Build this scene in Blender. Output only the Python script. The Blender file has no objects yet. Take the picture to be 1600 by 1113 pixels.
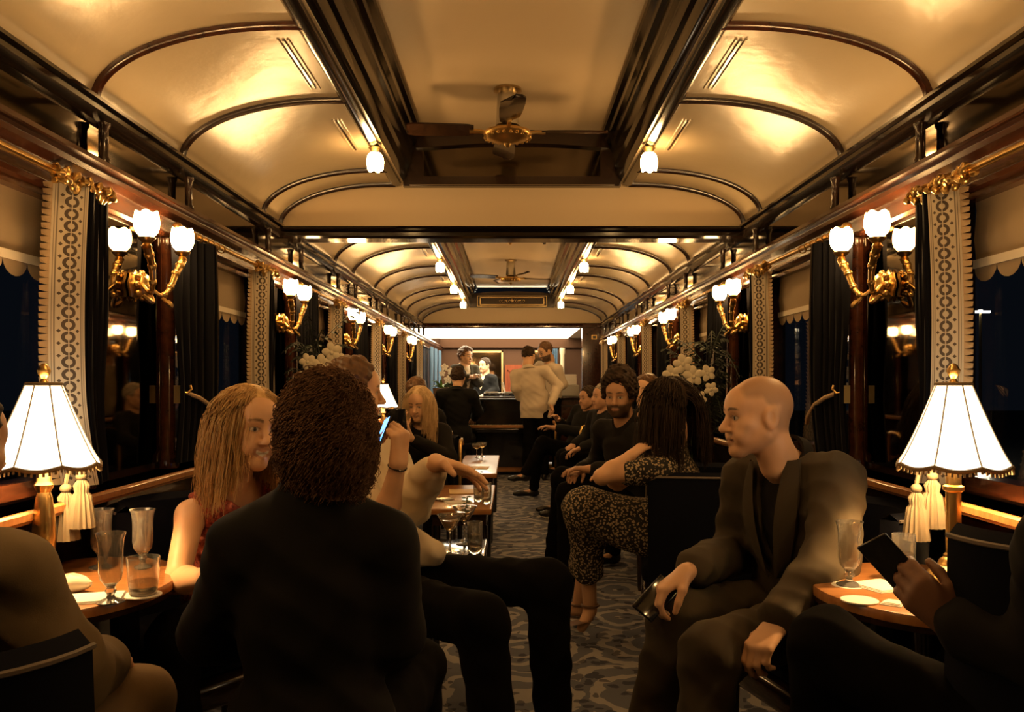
import bpy, math, random
import numpy as np
from mathutils import Vector, Matrix
PI = math.pi
scene = bpy.context.scene
COL = scene.collection
random.seed(7)

# ---------------------------------------------------------------- camera, world, exposure
F = 1350.0                       # focal length in pixels of the 1600 px wide frame
EYE = 1.25
cam_data = bpy.data.cameras.new('camera')
cam_data.sensor_width = 36.0
cam_data.lens = 36.0 * F / 1600.0
cam_data.shift_y = -44.0 / 1600.0 * -1.0
cam_data.clip_start = 0.05
cam_data.clip_end = 200
cam = bpy.data.objects.new('camera', cam_data)
COL.objects.link(cam)
cam.location = (0, 0, EYE)
cam.rotation_euler = (PI / 2, 0, 0)
scene.camera = cam

world = bpy.data.worlds.new('night')
scene.world = world
world.use_nodes = True
world.node_tree.nodes['Background'].inputs[0].default_value = (0.12, 0.15, 0.21, 1)
world.node_tree.nodes['Background'].inputs[1].default_value = 0.009

scene.view_settings.view_transform = 'Standard'
scene.view_settings.look = 'None'
scene.view_settings.gamma = 1
scene.view_settings.use_curve_mapping = False
scene.view_settings.exposure = 1.5
scene.cycles.use_denoising = True
scene.cycles.max_bounces = 8
scene.cycles.transparent_max_bounces = 16
scene.cycles.caustics_reflective = False
scene.cycles.caustics_refractive = False
scene.cycles.sample_clamp_indirect = 4.0

WARM = (1.0, 0.57, 0.21)         # colour of every old filament lamp
LAMP_GLOBE = 32.0                # emission of the glass globes
LAMP_SHADE = 1.4                 # emission of the cloth table lamp shades
LAMP_BULB = 9.0                  # watts of the bulb under each cloth shade
BAR_LIGHT = 4.5                  # emission of the lit bar ceiling

def at(px, py, d):
    """the point seen at a pixel of the photograph, d metres down the carriage"""
    return Vector(((px - 800) / F * d, d, EYE + (600 - py) / F * d))

# ---------------------------------------------------------------- materials
def mat(name, base, rough=0.5, metal=0.0, coat=0.0, spec=0.5, sheen=0.0, bump=None, vary=None, emit=None, trans=0.0, subs=0.0):
    m = bpy.data.materials.new(name)
    m.use_nodes = True
    nt = m.node_tree
    b = nt.nodes['Principled BSDF']
    b.inputs['Base Color'].default_value = (*base, 1)
    b.inputs['Roughness'].default_value = rough
    b.inputs['Metallic'].default_value = metal
    b.inputs['Coat Weight'].default_value = coat
    b.inputs['Coat Roughness'].default_value = 0.06
    b.inputs['Specular IOR Level'].default_value = spec
    b.inputs['Sheen Weight'].default_value = sheen
    b.inputs['Transmission Weight'].default_value = trans
    if subs:
        b.inputs['Subsurface Weight'].default_value = subs
        b.inputs['Subsurface Radius'].default_value = (0.012, 0.005, 0.003)
        b.inputs['Subsurface Scale'].default_value = 1.0
    if emit:
        b.inputs['Emission Color'].default_value = (*emit[0], 1)
        b.inputs['Emission Strength'].default_value = emit[1]
    tc = nt.nodes.new('ShaderNodeTexCoord')
    if vary:                                   # (second colour, scale, stretch, contrast)
        c2, sc, st, = vary[0], vary[1], vary[2]
        mp = nt.nodes.new('ShaderNodeMapping'); mp.inputs['Scale'].default_value = st
        nz = nt.nodes.new('ShaderNodeTexNoise'); nz.inputs['Scale'].default_value = sc
        nz.inputs['Detail'].default_value = 5
        rp = nt.nodes.new('ShaderNodeValToRGB')
        rp.color_ramp.elements[0].position = 0.35; rp.color_ramp.elements[1].position = 0.65
        rp.color_ramp.elements[0].color = (*base, 1); rp.color_ramp.elements[1].color = (*c2, 1)
        nt.links.new(tc.outputs['Object'], mp.inputs[0]); nt.links.new(mp.outputs[0], nz.inputs['Vector'])
        nt.links.new(nz.outputs['Fac'], rp.inputs[0]); nt.links.new(rp.outputs[0], b.inputs['Base Color'])
    if bump:                                   # (scale, strength, distance)
        nz = nt.nodes.new('ShaderNodeTexNoise'); nz.inputs['Scale'].default_value = bump[0]
        nz.inputs['Detail'].default_value = 4
        bp = nt.nodes.new('ShaderNodeBump'); bp.inputs['Strength'].default_value = bump[1]
        bp.inputs['Distance'].default_value = bump[2]
        nt.links.new(tc.outputs['Object'], nz.inputs['Vector']); nt.links.new(nz.outputs['Fac'], bp.inputs['Height'])
        nt.links.new(bp.outputs[0], b.inputs['Normal'])
    return m

def thin_glass(name, tint, gloss_rough, ior, base_reflect=0.0):
    m = bpy.data.materials.new(name); m.use_nodes = True
    nt = m.node_tree; nt.nodes.clear()
    out = nt.nodes.new('ShaderNodeOutputMaterial')
    tr = nt.nodes.new('ShaderNodeBsdfTransparent'); tr.inputs[0].default_value = (*tint, 1)
    gl = nt.nodes.new('ShaderNodeBsdfGlossy'); gl.inputs['Roughness'].default_value = gloss_rough
    fr = nt.nodes.new('ShaderNodeLayerWeight'); fr.inputs[0].default_value = .5
    pw = nt.nodes.new('ShaderNodeMath'); pw.operation = 'POWER'; pw.inputs[1].default_value = 5
    ad = nt.nodes.new('ShaderNodeMath'); ad.operation = 'MULTIPLY_ADD'; ad.use_clamp = True
    f0 = ((ior-1)/(ior+1))**2; ad.inputs[1].default_value = 1-f0; ad.inputs[2].default_value = f0+base_reflect
    mx = nt.nodes.new('ShaderNodeMixShader')
    nt.links.new(fr.outputs['Facing'], pw.inputs[0]); nt.links.new(pw.outputs[0], ad.inputs[0]); nt.links.new(ad.outputs[0], mx.inputs[0])
    nt.links.new(tr.outputs[0], mx.inputs[1]); nt.links.new(gl.outputs[0], mx.inputs[2])
    nt.links.new(mx.outputs[0], out.inputs[0])
    return m

M = {}
M['plaster'] = mat('cream_enamel', (0.43, 0.345, 0.225), 0.26, bump=(7, 0.16, 0.02), spec=0.6)
M['plaster_matt'] = mat('cream_paint', (0.58, 0.45, 0.285), 0.6, bump=(12, 0.1, 0.02))
M['blackwood'] = mat('black_polished_moulding', (0.006, 0.0035, 0.0025), 0.14, coat=0.25, spec=0.3)
M['darkwood'] = mat('dark_polished_wood', (0.014, 0.007, 0.004), 0.20, coat=0.3, vary=((0.028, 0.012, 0.006), 6, (8, 0.6, 8)))
M['mahogany'] = mat('mahogany', (0.030, 0.010, 0.005), 0.18, coat=0.3, spec=.4, vary=((0.060, 0.018, 0.007), 5, (6, 0.7, 6)))
M['tablewood'] = mat('table_wood', (0.30, 0.12, 0.035), 0.3, coat=0.2, vary=((0.42, 0.19, 0.06), 4, (2, 14, 2)))
M['brass'] = mat('brass', (0.62, 0.40, 0.14), 0.28, metal=1.0, bump=(60, 0.15, 0.004))
M['oldbrass'] = mat('dull_brass', (0.45, 0.32, 0.15), 0.3, metal=1.0)
M['steel'] = mat('steel', (0.6, 0.58, 0.54), 0.25, metal=1.0)
M['velvet'] = mat('black_velvet', (0.006, 0.006, 0.008), 0.95, sheen=0.02, spec=0.05)
M['navy_velvet'] = mat('navy_velvet', (0.006, 0.007, 0.013), 0.9, sheen=0.03, spec=0.06)
M['piping'] = mat('grey_piping', (0.16, 0.13, 0.10), 0.6)
M['blind'] = mat('tan_blind', (0.33, 0.24, 0.14), 0.8, bump=(200, 0.2, 0.002))
M['mirror'] = mat('old_mirror', (0.20, 0.17, 0.13), 0.03, metal=1.0)
M['frieze_mirror'] = mat('frieze_mirror', (0.13, 0.105, 0.075), 0.07, metal=1.0)
M['pane'] = thin_glass('window_glass', (0.9, 0.95, 1.0), 0.0, 1.5, 0.03)
M['glass'] = mat('drinking_glass', (0.95, 0.93, 0.88), 0.0, trans=0.86)
M['globe'] = mat('globe_glass', (0.9, 0.85, 0.75), 0.3, emit=(WARM, LAMP_GLOBE))
M['white'] = mat('white_linen', (0.80, 0.76, 0.68), 0.8, bump=(300, 0.2, 0.001))
M['paper'] = mat('paper', (0.72, 0.64, 0.50), 0.8)
M['black'] = mat('black_lacquer', (0.006, 0.006, 0.006), 0.12, coat=0.5)
M['leaf'] = mat('leaf', (0.03, 0.07, 0.015), 0.45, vary=((0.06, 0.11, 0.03), 8, (1, 1, 1)))
M['brightleaf'] = mat('bright_leaf', (0.10, 0.22, 0.03), 0.45, vary=((0.2, 0.33, 0.06), 9, (1, 1, 1)))
M['petal'] = mat('white_petal', (0.66, 0.58, 0.42), 0.7)
M['terracotta'] = mat('clay', (0.25, 0.13, 0.06), 0.7)
M['night_ground'] = mat('asphalt', (0.03, 0.03, 0.035), 0.9)

# ---------------------------------------------------------------- mesh helpers
class MB:
    """collects shapes for ONE mesh object"""
    def __init__(s):
        s.v = []; s.f = []; s.mi = []; s.uv = None
    def add(s, vs, fs, mi=0):
        o = len(s.v)
        s.v += [tuple(p) for p in vs]
        s.f += [tuple(i + o for i in f) for f in fs]
        s.mi += [mi] * len(fs)
        return s
    def box(s, lo, hi, mi=0, rz=0, pivot=None):
        x0, y0, z0 = lo; x1, y1, z1 = hi
        vs = [(x0,y0,z0),(x1,y0,z0),(x1,y1,z0),(x0,y1,z0),(x0,y0,z1),(x1,y0,z1),(x1,y1,z1),(x0,y1,z1)]
        if rz:
            cx, cy = pivot or ((x0+x1)/2, (y0+y1)/2); c, q = math.cos(rz), math.sin(rz)
            vs = [(cx+(x-cx)*c-(y-cy)*q, cy+(x-cx)*q+(y-cy)*c, z) for x, y, z in vs]
        return s.add(vs, [(3,2,1,0),(4,5,6,7),(0,1,5,4),(1,2,6,5),(2,3,7,6),(3,0,4,7)], mi)
    def rbox(s, lo, hi, r=0.01, mi=0, mtx=None):
        """box with rounded vertical and horizontal edges (stacked rounded outlines)"""
        (x0,y0,z0),(x1,y1,z1) = lo, hi
        r = min(r, (x1-x0)/2.01, (y1-y0)/2.01, (z1-z0)/2.01)
        n = 4; rings = []
        for zz, ins in [(z0, r)] + [(z0+r-r*math.cos(a), r-r*math.sin(a)) for a in (PI/6, PI/3, PI/2)] + [(z1-r+r*math.sin(a), r-r*math.cos(a)) for a in (0, PI/6, PI/3)] + [(z1, r)]:
            ring = []
            for cx, cy, a0 in ((x1-r, y1-r, 0), (x0+r, y1-r, PI/2), (x0+r, y0+r, PI), (x1-r, y0+r, 1.5*PI)):
                for i in range(n):
                    a = a0 + PI/2*i/(n-1); q = max(r-ins, 1e-4)
                    ring.append((cx+q*math.cos(a), cy+q*math.sin(a), zz))
            rings.append(ring)
        vs = [p for g in rings for p in g]; k = 4*n
        fs = [tuple(range(k-1,-1,-1)), tuple(range(len(vs)-k, len(vs)))]
        for j in range(len(rings)-1):
            for i in range(k):
                fs.append((j*k+i, j*k+(i+1)%k, (j+1)*k+(i+1)%k, (j+1)*k+i))
        if mtx is not None: vs = [mtx @ Vector(p) for p in vs]
        return s.add(vs, fs, mi)
    def lathe(s, prof, c=(0,0,0), n=24, mi=0, mtx=None, wob=None):
        vs = []; fs = []
        for r, z in prof:
            for i in range(n):
                a = 2*PI*i/n; rr = max(r, 1e-4)*(wob(a, z) if wob else 1)
                p = Vector((rr*math.cos(a), rr*math.sin(a), z))
                if mtx is not None: p = mtx @ p
                vs.append((p.x+c[0], p.y+c[1], p.z+c[2]))
        for j in range(len(prof)-1):
            for i in range(n):
                fs.append((j*n+i, j*n+(i+1)%n, (j+1)*n+(i+1)%n, (j+1)*n+i))
        fs.append(tuple(range(n-1,-1,-1))); fs.append(tuple(range((len(prof)-1)*n, len(prof)*n)))
        return s.add(vs, fs, mi)
    def tube(s, path, r, n=8, mi=0, flat=1.0):
        P = [Vector(p) for p in path]; k = len(P)
        R = r if hasattr(r, '__len__') else [r]*k
        t0 = (P[1]-P[0]).normalized()
        up = Vector((0,0,1)) if abs(t0.z) < 0.9 else Vector((1,0,0))
        nrm = (up - t0*up.dot(t0)).normalized()
        vs = []; fs = []
        for i in range(k):
            t = (P[min(i+1,k-1)]-P[max(i-1,0)]).normalized()
            nrm = (nrm - t*nrm.dot(t)).normalized(); b = t.cross(nrm)
            for j in range(n):
                a = 2*PI*j/n
                vs.append(P[i] + nrm*(R[i]*math.cos(a)*flat) + b*(R[i]*math.sin(a)))
        for i in range(k-1):
            for j in range(n):
                fs.append((i*n+j, i*n+(j+1)%n, (i+1)*n+(j+1)%n, (i+1)*n+j))
        fs.append(tuple(range(n-1,-1,-1))); fs.append(tuple(range((k-1)*n, k*n)))
        return s.add(vs, fs, mi)
    def ball(s, c, r, n=12, mi=0, mtx=None):
        rr = r if hasattr(r, '__len__') else (r, r, r)
        vs = []; fs = []; m = max(6, n//2+2)
        for j in range(m+1):
            t = PI*j/m; st = max(math.sin(t), 1e-3)
            for i in range(n):
                a = 2*PI*i/n
                p = Vector((rr[0]*st*math.cos(a), rr[1]*st*math.sin(a), -rr[2]*math.cos(t)))
                if mtx is not None: p = mtx @ p
                vs.append((p.x+c[0], p.y+c[1], p.z+c[2]))
        for j in range(m):
            for i in range(n):
                fs.append((j*n+i, j*n+(i+1)%n, (j+1)*n+(i+1)%n, (j+1)*n+i))
        return s.add(vs, fs, mi)
    def prism_y(s, prof, y0, y1, mi=0):
        """closed outline in x,z pushed from y0 to y1"""
        n = len(prof)
        vs = [(x, y0, z) for x, z in prof] + [(x, y1, z) for x, z in prof]
        fs = [(i, (i+1)%n, n+(i+1)%n, n+i) for i in range(n)]
        fs += [tuple(range(n-1,-1,-1)), tuple(range(n, 2*n))]
        return s.add(vs, fs, mi)
    def prism_x(s, prof, x0, x1, mi=0):
        n = len(prof)
        vs = [(x0, y, z) for y, z in prof] + [(x1, y, z) for y, z in prof]
        fs = [(i, (i+1)%n, n+(i+1)%n, n+i) for i in range(n)]
        fs += [tuple(range(n-1,-1,-1)), tuple(range(n, 2*n))]
        return s.add(vs, fs, mi)
    def grid(s, rows, mi=0):
        nr, nc = len(rows), len(rows[0])
        vs = [p for r in rows for p in r]
        fs = [(j*nc+i, j*nc+i+1, (j+1)*nc+i+1, (j+1)*nc+i) for j in range(nr-1) for i in range(nc-1)]
        return s.add(vs, fs, mi)
    def build(s, name, m, parent=None, loc=(0,0,0), smooth=True, uv=None, angle=40):
        me = bpy.data.meshes.new(name)
        me.from_pydata([tuple(p) for p in s.v], [], s.f)
        for q in (m if isinstance(m, (list, tuple)) else [m]): me.materials.append(q)
        if max(s.mi, default=0): me.polygons.foreach_set('material_index', s.mi)
        if uv is not None:
            lay = me.uv_layers.new(name='UVMap')
            idx = np.empty(len(me.loops), dtype=np.int32); me.loops.foreach_get('vertex_index', idx)
            lay.data.foreach_set('uv', np.asarray(uv, dtype=np.float32)[idx].ravel())
        me.validate()
        import bmesh
        bm = bmesh.new(); bm.from_mesh(me)
        bmesh.ops.recalc_face_normals(bm, faces=bm.faces); bm.to_mesh(me); bm.free()
        if smooth:
            me.polygons.foreach_set('use_smooth', [True]*len(me.polygons))
            me.set_sharp_from_angle(angle=math.radians(angle))
        me.update()
        o = bpy.data.objects.new(name, me); COL.objects.link(o)
        o.location = loc
        if parent: o.parent = parent
        return o

def tag(o, label=None, cat=None, group=None, kind=None):
    if label: o['label'] = label
    if cat: o['category'] = cat
    if group: o['group'] = group
    if kind: o['kind'] = kind
    return o

def thing(name, label, cat, loc=(0,0,0), rz=0, group=None):
    o = bpy.data.objects.new(name, None); COL.objects.link(o)
    o.location = loc; o.rotation_euler = (0,0,rz); o.empty_display_size = 0.05
    return tag(o, label, cat, group)

def dup(root, loc, rz=None, label=None, group=None, mirror=False):
    r = root.copy(); COL.objects.link(r); r.location = loc
    if rz is not None: r.rotation_euler = (0,0,rz)
    if label: r['label'] = label
    if group: r['group'] = group
    for ch in list(root.children):
        c = ch.copy(); COL.objects.link(c); c.parent = r
        for g in list(ch.children):
            d = g.copy(); COL.objects.link(d); d.parent = c
    return r

def struct(name, mb, m, parent=None, **kw):
    o = mb.build(name, m, parent, **kw)
    if parent is None: o['kind'] = 'structure'
    return o

NTH = ['nearest', 'second', 'third', 'fourth', 'fifth', 'sixth', 'seventh']
SIDE = {-1: 'left', 1: 'right'}
PER = 1.92
HW = 1.38                        # half the width of the saloon
RIB = [3.22 + PER*k for k in range(-1, 6)]       # middle of each pair of ceiling ribs
WIN = [2.08 + PER*k for k in range(0, 6)]        # middle of each window
SCN = [3.11 + PER*k for k in range(-1, 5)]        # wall lamps on the piers
Y0, YB = -1.6, 13.2                              # rear end of what is built, bulkhead of the bar
YT = 5.13                                        # cross arch between the two halves of the saloon
YE = 16.6                                        # end of the bar

# ---------------------------------------------------------------- the shell
def carpet():
    m = bpy.data.materials.new('patterned_carpet'); m.use_nodes = True
    nt = m.node_tree; b = nt.nodes['Principled BSDF']; L = nt.links.new
    b.inputs['Roughness'].default_value = 0.95; b.inputs['Specular IOR Level'].default_value = 0.1
    tc = nt.nodes.new('ShaderNodeTexCoord')
    def math_(op, a, c=None):
        n = nt.nodes.new('ShaderNodeMath'); n.operation = op
        for i, q in enumerate((a, c)):
            if q is None: continue
            if isinstance(q, (int, float)): n.inputs[i].default_value = q
            else: L(q, n.inputs[i])
        return n.outputs[0]
    wob = nt.nodes.new('ShaderNodeTexNoise'); wob.inputs['Scale'].default_value = 5; wob.inputs['Detail'].default_value = 3
    L(tc.outputs['Object'], wob.inputs['Vector'])
    sc = nt.nodes.new('ShaderNodeVectorMath'); sc.operation = 'MULTIPLY_ADD'
    sc.inputs[1].default_value = (0.22, 0.22, 0); L(wob.outputs['Color'], sc.inputs[0]); L(tc.outputs['Object'], sc.inputs[2])
    vo = nt.nodes.new('ShaderNodeTexVoronoi'); vo.inputs['Scale'].default_value = 1.7; vo.inputs['Randomness'].default_value = 0.35
    L(sc.outputs[0], vo.inputs['Vector'])
    ring = math_('SINE', math_('MULTIPLY', vo.outputs['Distance'], 34))
    ring = math_('GREATER_THAN', ring, 0.35)
    vo2 = nt.nodes.new('ShaderNodeTexVoronoi'); vo2.inputs['Scale'].default_value = 13; L(sc.outputs[0], vo2.inputs['Vector'])
    spot = math_('LESS_THAN', vo2.outputs['Distance'], 0.33)
    mix = nt.nodes.new('ShaderNodeMix'); mix.data_type = 'RGBA'
    mix.inputs[6].default_value = (0.15, 0.16, 0.20, 1); mix.inputs[7].default_value = (0.36, 0.35, 0.35, 1)
    L(ring, mix.inputs[0])
    mix2 = nt.nodes.new('ShaderNodeMix'); mix2.data_type = 'RGBA'; mix2.inputs[7].default_value = (0.032, 0.036, 0.055, 1)
    L(mix.outputs[2], mix2.inputs[6]); L(math_('MULTIPLY', spot, 0.7), mix2.inputs[0])
    L(mix2.outputs[2], b.inputs['Base Color'])
    nz = nt.nodes.new('ShaderNodeTexNoise'); nz.inputs['Scale'].default_value = 400
    bp = nt.nodes.new('ShaderNodeBump'); bp.inputs['Strength'].default_value = 0.4; bp.inputs['Distance'].default_value = 0.004
    L(tc.outputs['Object'], nz.inputs['Vector']); L(nz.outputs['Fac'], bp.inputs['Height']); L(bp.outputs[0], b.inputs['Normal'])
    return m
struct('floor', MB().box((-HW-.1, Y0, -0.06), (HW+.1, YE, 0)), carpet(), smooth=False)

# vault outline, from the upper rail to the edge of the raised ceiling
def vault(n=14):
    pts = []
    for i in range(n+1):
        a = PI/2*i/n
        pts.append((0.75+0.63*math.cos(a), 2.19+0.25*math.sin(a)))
    return pts + [(0.64, 2.44)]
VA = vault()
def vault_mesh(y0, y1):
    mb = MB()
    for s in (-1, 1):
        rows = [[(s*x, y, z) for x, z in VA] for y in np.linspace(y0, y1, max(2, int((y1-y0)/0.3)))]
        mb.grid(rows)
        rows = [[(s*(x+0.03), y, z+0.03) for x, z in VA] for y in (y0, y1)]
        mb.grid(rows)
    return mb
def raised(y0, y1):
    mb = MB(); mb.box((-0.60, y0, 2.73), (0.60, y1, 2.76)); return mb
for i, (a, b_) in enumerate(((Y0, YT), (YT+.07, YB))):
    struct('ceiling', vault_mesh(a, b_), M['plaster'], angle=60)
    struct('ceiling', raised(a, b_), M['plaster_matt'])

# dark mouldings up the sides of the raised ceiling (stepped, rounded bands)
def coffer_profile():
    p = [(0.715, 2.455), (0.715, 2.435), (0.70, 2.42), (0.675, 2.417), (0.655, 2.425), (0.65, 2.45), (0.635, 2.455), (0.62, 2.47),
         (0.62, 2.50), (0.612, 2.52), (0.595, 2.53), (0.59, 2.56), (0.59, 2.60), (0.575, 2.615), (0.57, 2.65), (0.55, 2.66),
         (0.545, 2.685), (0.525, 2.70), (0.525, 2.735), (0.72, 2.735)]
    return p
tn = 1
for s in (-1, 1):
    for a, b_ in ((Y0, YT-.04), (YT+.07, YB)):
        struct('trim_%d' % tn, MB().prism_y([(s*x, z) for x, z in coffer_profile()], a, b_), M['blackwood'], angle=35); tn += 1

# ribs over the vault
def rib(y, w=0.034, d=0.026):
    mb = MB()
    for s in (-1, 1):
        pts = [(0.75+0.632*math.cos(a), 2.19+0.252*math.sin(a)) for a in np.linspace(0, PI/2, 20)] + [(0.69, 2.442)]
        rows = []
        for k, (x, z) in enumerate(pts):
            q0 = pts[max(k-1, 0)]; q1 = pts[min(k+1, len(pts)-1)]
            tx, tz = q1[0]-q0[0], q1[1]-q0[1]; l = math.hypot(tx, tz); nx, nz = tz/l, -tx/l
            if nx*(0.75-x)+nz*(2.1-z) < 0: nx, nz = -nx, -nz
            row = []
            for u, h in ((-.5, -.3), (-.5, .45), (-.36, .8), (-.15, .75), (0, 1), (.15, .75), (.36, .8), (.5, .45), (.5, -.3)):
                row.append((s*(x+nx*d*h), y+u*w, z+nz*d*h))
            rows.append(row)
        mb.grid(rows)
    return mb
rib_y = []
for r in RIB[1:]:
    rib_y += [r-0.375, r+0.375]
rib_y = [y for y in rib_y if y < YB-.1 and not (YT-.1 < y < YT+.2)] + [YT-.022, YB-.03]
for y in sorted(rib_y):
    struct('trim_%d' % tn, rib(y), M['mahogany'] if y < 3.4 else M['darkwood'], angle=50); tn += 1

# upper rail and lower rail along both walls, the mirrored frieze between them and its posts
def rail(prof, a, b_): return MB().prism_y(prof, a, b_)
UP = [(1.46, 2.215), (1.385, 2.215), (1.375, 2.20), (1.352, 2.196), (1.346, 2.18), (1.356, 2.168), (1.342, 2.158), (1.338, 2.14), (1.35, 2.128), (1.36, 2.112), (1.40, 2.105), (1.46, 2.105)]
LOW = [(1.46, 1.982), (1.335, 1.982), (1.318, 1.974), (1.314, 1.958), (1.326, 1.95), (1.33, 1.94), (1.316, 1.93), (1.316, 1.914), (1.332, 1.906), (1.345, 1.898), (1.348, 1.885), (1.352, 1.845), (1.345, 1.838), (1.352, 1.826), (1.37, 1.822), (1.46, 1.822)]
for s in (-1, 1):
    struct('trim_%d' % tn, rail([(s*x, z) for x, z in UP], Y0, YB+.05), M['blackwood'], angle=30); tn += 1
    struct('trim_%d' % tn, rail([(s*x, z) for x, z in LOW], Y0, YE), M['mahogany'], angle=30); tn += 1
    for y in sorted(rib_y):
        if abs(y-YT) < .1: continue
        struct('trim_%d' % tn, MB().lathe([(0.022, 1.98), (0.022, 1.99), (0.016, 2.0), (0.016, 2.09), (0.022, 2.1), (0.022, 2.11)], (s*1.345, y, 0), 10), M['darkwood']); tn += 1

# walls: piers, dado, sill and frieze, with openings for the windows
for s in (-1, 1):
    mb = MB()
    X0, X1 = (HW, HW+.10)
    def bx(y0, y1, z0, z1, xi=X0, mi=0): mb.box((min(s*xi, s*X1), y0, z0), (max(s*xi, s*X1), y1, z1), mi)
    bx(Y0, YE, 0, 0.93)
    bx(Y0, YE, 1.84, 2.0)
    edges = [Y0] + [e for w in WIN for e in (w-.62, w+.68)] + [YE]
    for i in range(0, len(edges), 2): bx(edges[i], edges[i+1], 0.93, 1.84)
    bx(Y0, YE, 1.97, 2.30, mi=1)
    name = 'wall_left' if s < 0 else 'wall_right'
    struct(name, mb, [M['darkwood'], M['frieze_mirror']], smooth=False)
    # sill plank, dado moulding, skirting
    mb = MB().box((min(s*1.26, s*1.40), Y0, 0.885), (max(s*1.26, s*1.40), YB, 0.92))
    mb.prism_y([(s*1.40, .92), (s*1.262, .92), (s*1.252, .912), (s*1.252, .895), (s*1.262, .884), (s*1.40, .884)], Y0, YB)
    struct('trim_%d' % tn, mb, M['tablewood']); tn += 1
    struct('baseboard_' + SIDE[s], MB().prism_y([(s*1.40, 0), (s*1.355, 0), (s*1.355, .09), (s*1.365, .11), (s*1.40, .12)], Y0, YB), M['mahogany']); tn += 1
wn = 1
for s in (-1, 1):
    for w in WIN:
        mb = MB()
        for y0, y1, z0, z1 in ((w-.62, w-.56, .93, 1.84), (w+.63, w+.68, .93, 1.84), (w-.56, w+.63, .93, .975), (w-.56, w+.63, 1.80, 1.84)):
            mb.box((min(s*1.37, s*1.45), y0, z0), (max(s*1.37, s*1.45), y1, z1))
        o = struct('window_%d' % wn, mb, M['mahogany'], smooth=False)
        MB().box((min(s*1.425, s*1.431), w-.57, .96), (max(s*1.425, s*1.431), w+.64, 1.82)).build('pane', M['pane'], o, smooth=False)
        wn += 1

# cross arch: plaster above a dark beam
def tympanum(y0, y1, zb):
    out = [(-x, z) for x, z in VA] + [(x, z) for x, z in reversed(VA)]
    return MB().prism_y([(-HW, zb)] + [(x, z+.004) for x, z in out] + [(HW, zb)], y0, y1)
struct('wall_cross_arch', tympanum(YT, YT+.07, 2.15), M['plaster_matt'], smooth=False)
beam = [(5.10, 2.185), (5.075, 2.178), (5.065, 2.165), (5.08, 2.155), (5.065, 2.14), (5.065, 2.12), (5.085, 2.108), (5.24, 2.108), (5.26, 2.12), (5.26, 2.17), (5.24, 2.185)]
struct('trim_%d' % tn, MB().prism_x(beam, -HW, HW), M['blackwood'], angle=30); tn += 1
# dark end of the raised ceiling above the arch, with an arched head and a mirror-bright panel
mb = MB().prism_y([(-.64, 2.415), (-.64, 2.70), (-.3, 2.725), (0, 2.732), (.3, 2.725), (.64, 2.70), (.64, 2.415)], YT-.05, YT+.02)
top = [(x, 2.655+.035*math.cos(x/.62*PI/2)) for x in np.linspace(-.56, .56, 15)]
mb.prism_y([(x, z+.05) for x, z in top] + [(x, z-.035) for x, z in reversed(top)], YT-.10, YT-.05)
mb.box((-.60, YT-.085, 2.417), (.60, YT-.05, 2.465)); mb.box((-.60, YT-.075, 2.465), (-.52, YT-.05, 2.68)); mb.box((.52, YT-.075, 2.465), (.60, YT-.05, 2.68))
o = struct('wall_recess_end', mb, M['darkwood'], smooth=False)
MB().box((-.52, YT-.06, 2.465), (.52, YT-.049, 2.64)).build('panel', M['frieze_mirror'], o, smooth=False)
# the same at the far bulkhead, with a gilt ornament in the panel
struct('wall_bulkhead_arch', tympanum(YB, YB+.07, 2.15), M['plaster_matt'], smooth=False)
mb = MB().prism_y([(-.64, 2.415), (-.64, 2.62), (-.4, 2.65), (0, 2.665), (.4, 2.65), (.64, 2.62), (.64, 2.415)], YB-.06, YB+.02)
o = struct('wall_recess_far_end', mb, M['darkwood'], smooth=False)
mb = MB()
def frame_y(mb, x0, x1, z0, z1, y, t=.012):
    for a in ((x0, x1, z0, z0+t), (x0, x1, z1-t, z1), (x0, x0+t, z0, z1), (x1-t, x1, z0, z1)):
        mb.box((a[0], y-.008, a[2]), (a[1], y+.004, a[3]))
frame_y(mb, -.49, .49, 2.45, 2.575, YB-.064); frame_y(mb, -.53, .53, 2.43, 2.595, YB-.062, .008)
for k in range(-5, 6):
    x = k*.035
    mb.tube([(x+.016*math.cos(t), YB-.066, 2.512+.020*math.sin(t)*(1 if k % 2 else -1)) for t in np.linspace(0, 5, 12)], .0045, 5)
mb.ball((0, YB-.066, 2.527), (.018, .006, .026), 8)
mb.build('gilt_ornament', M['oldbrass'], o)
beam = [(y-5.1+YB-.02, z) for y, z in beam]
struct('trim_%d' % tn, MB().prism_x(beam, -HW, HW), M['mahogany'], angle=30); tn += 1
# ventilator slots by the raised ceiling
vn = 0
for s in (-1, 1):
    for i, y in enumerate([3.22, 4.13] + [WIN[k]-.06 for k in (2, 3, 4)]):
        mb = MB().box((s*.790-.0045, y-.24, 2.4335), (s*.790+.0045, y+.24, 2.4400), 0)
        mb.box((s*.772-.003, y-.25, 2.4345), (s*.772+.003, y+.25, 2.4405), 1); mb.box((s*.806-.003, y-.25, 2.4335), (s*.806+.003, y+.25, 2.4395), 1)
        o = mb.build('ceiling_vent', [M['darkwood'], M['plaster']], smooth=False)
        tag(o, '%s narrow slotted air vent in the curved ceiling panel, %s side' % (NTH[i], SIDE[s]), 'vent', 'slotted ceiling vents')

# rear end of the carriage behind the camera
struct('wall_rear', MB().box((-HW-.1, Y0-.06, 0), (HW+.1, Y0, 2.8)), M['darkwood'], smooth=False)
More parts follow.
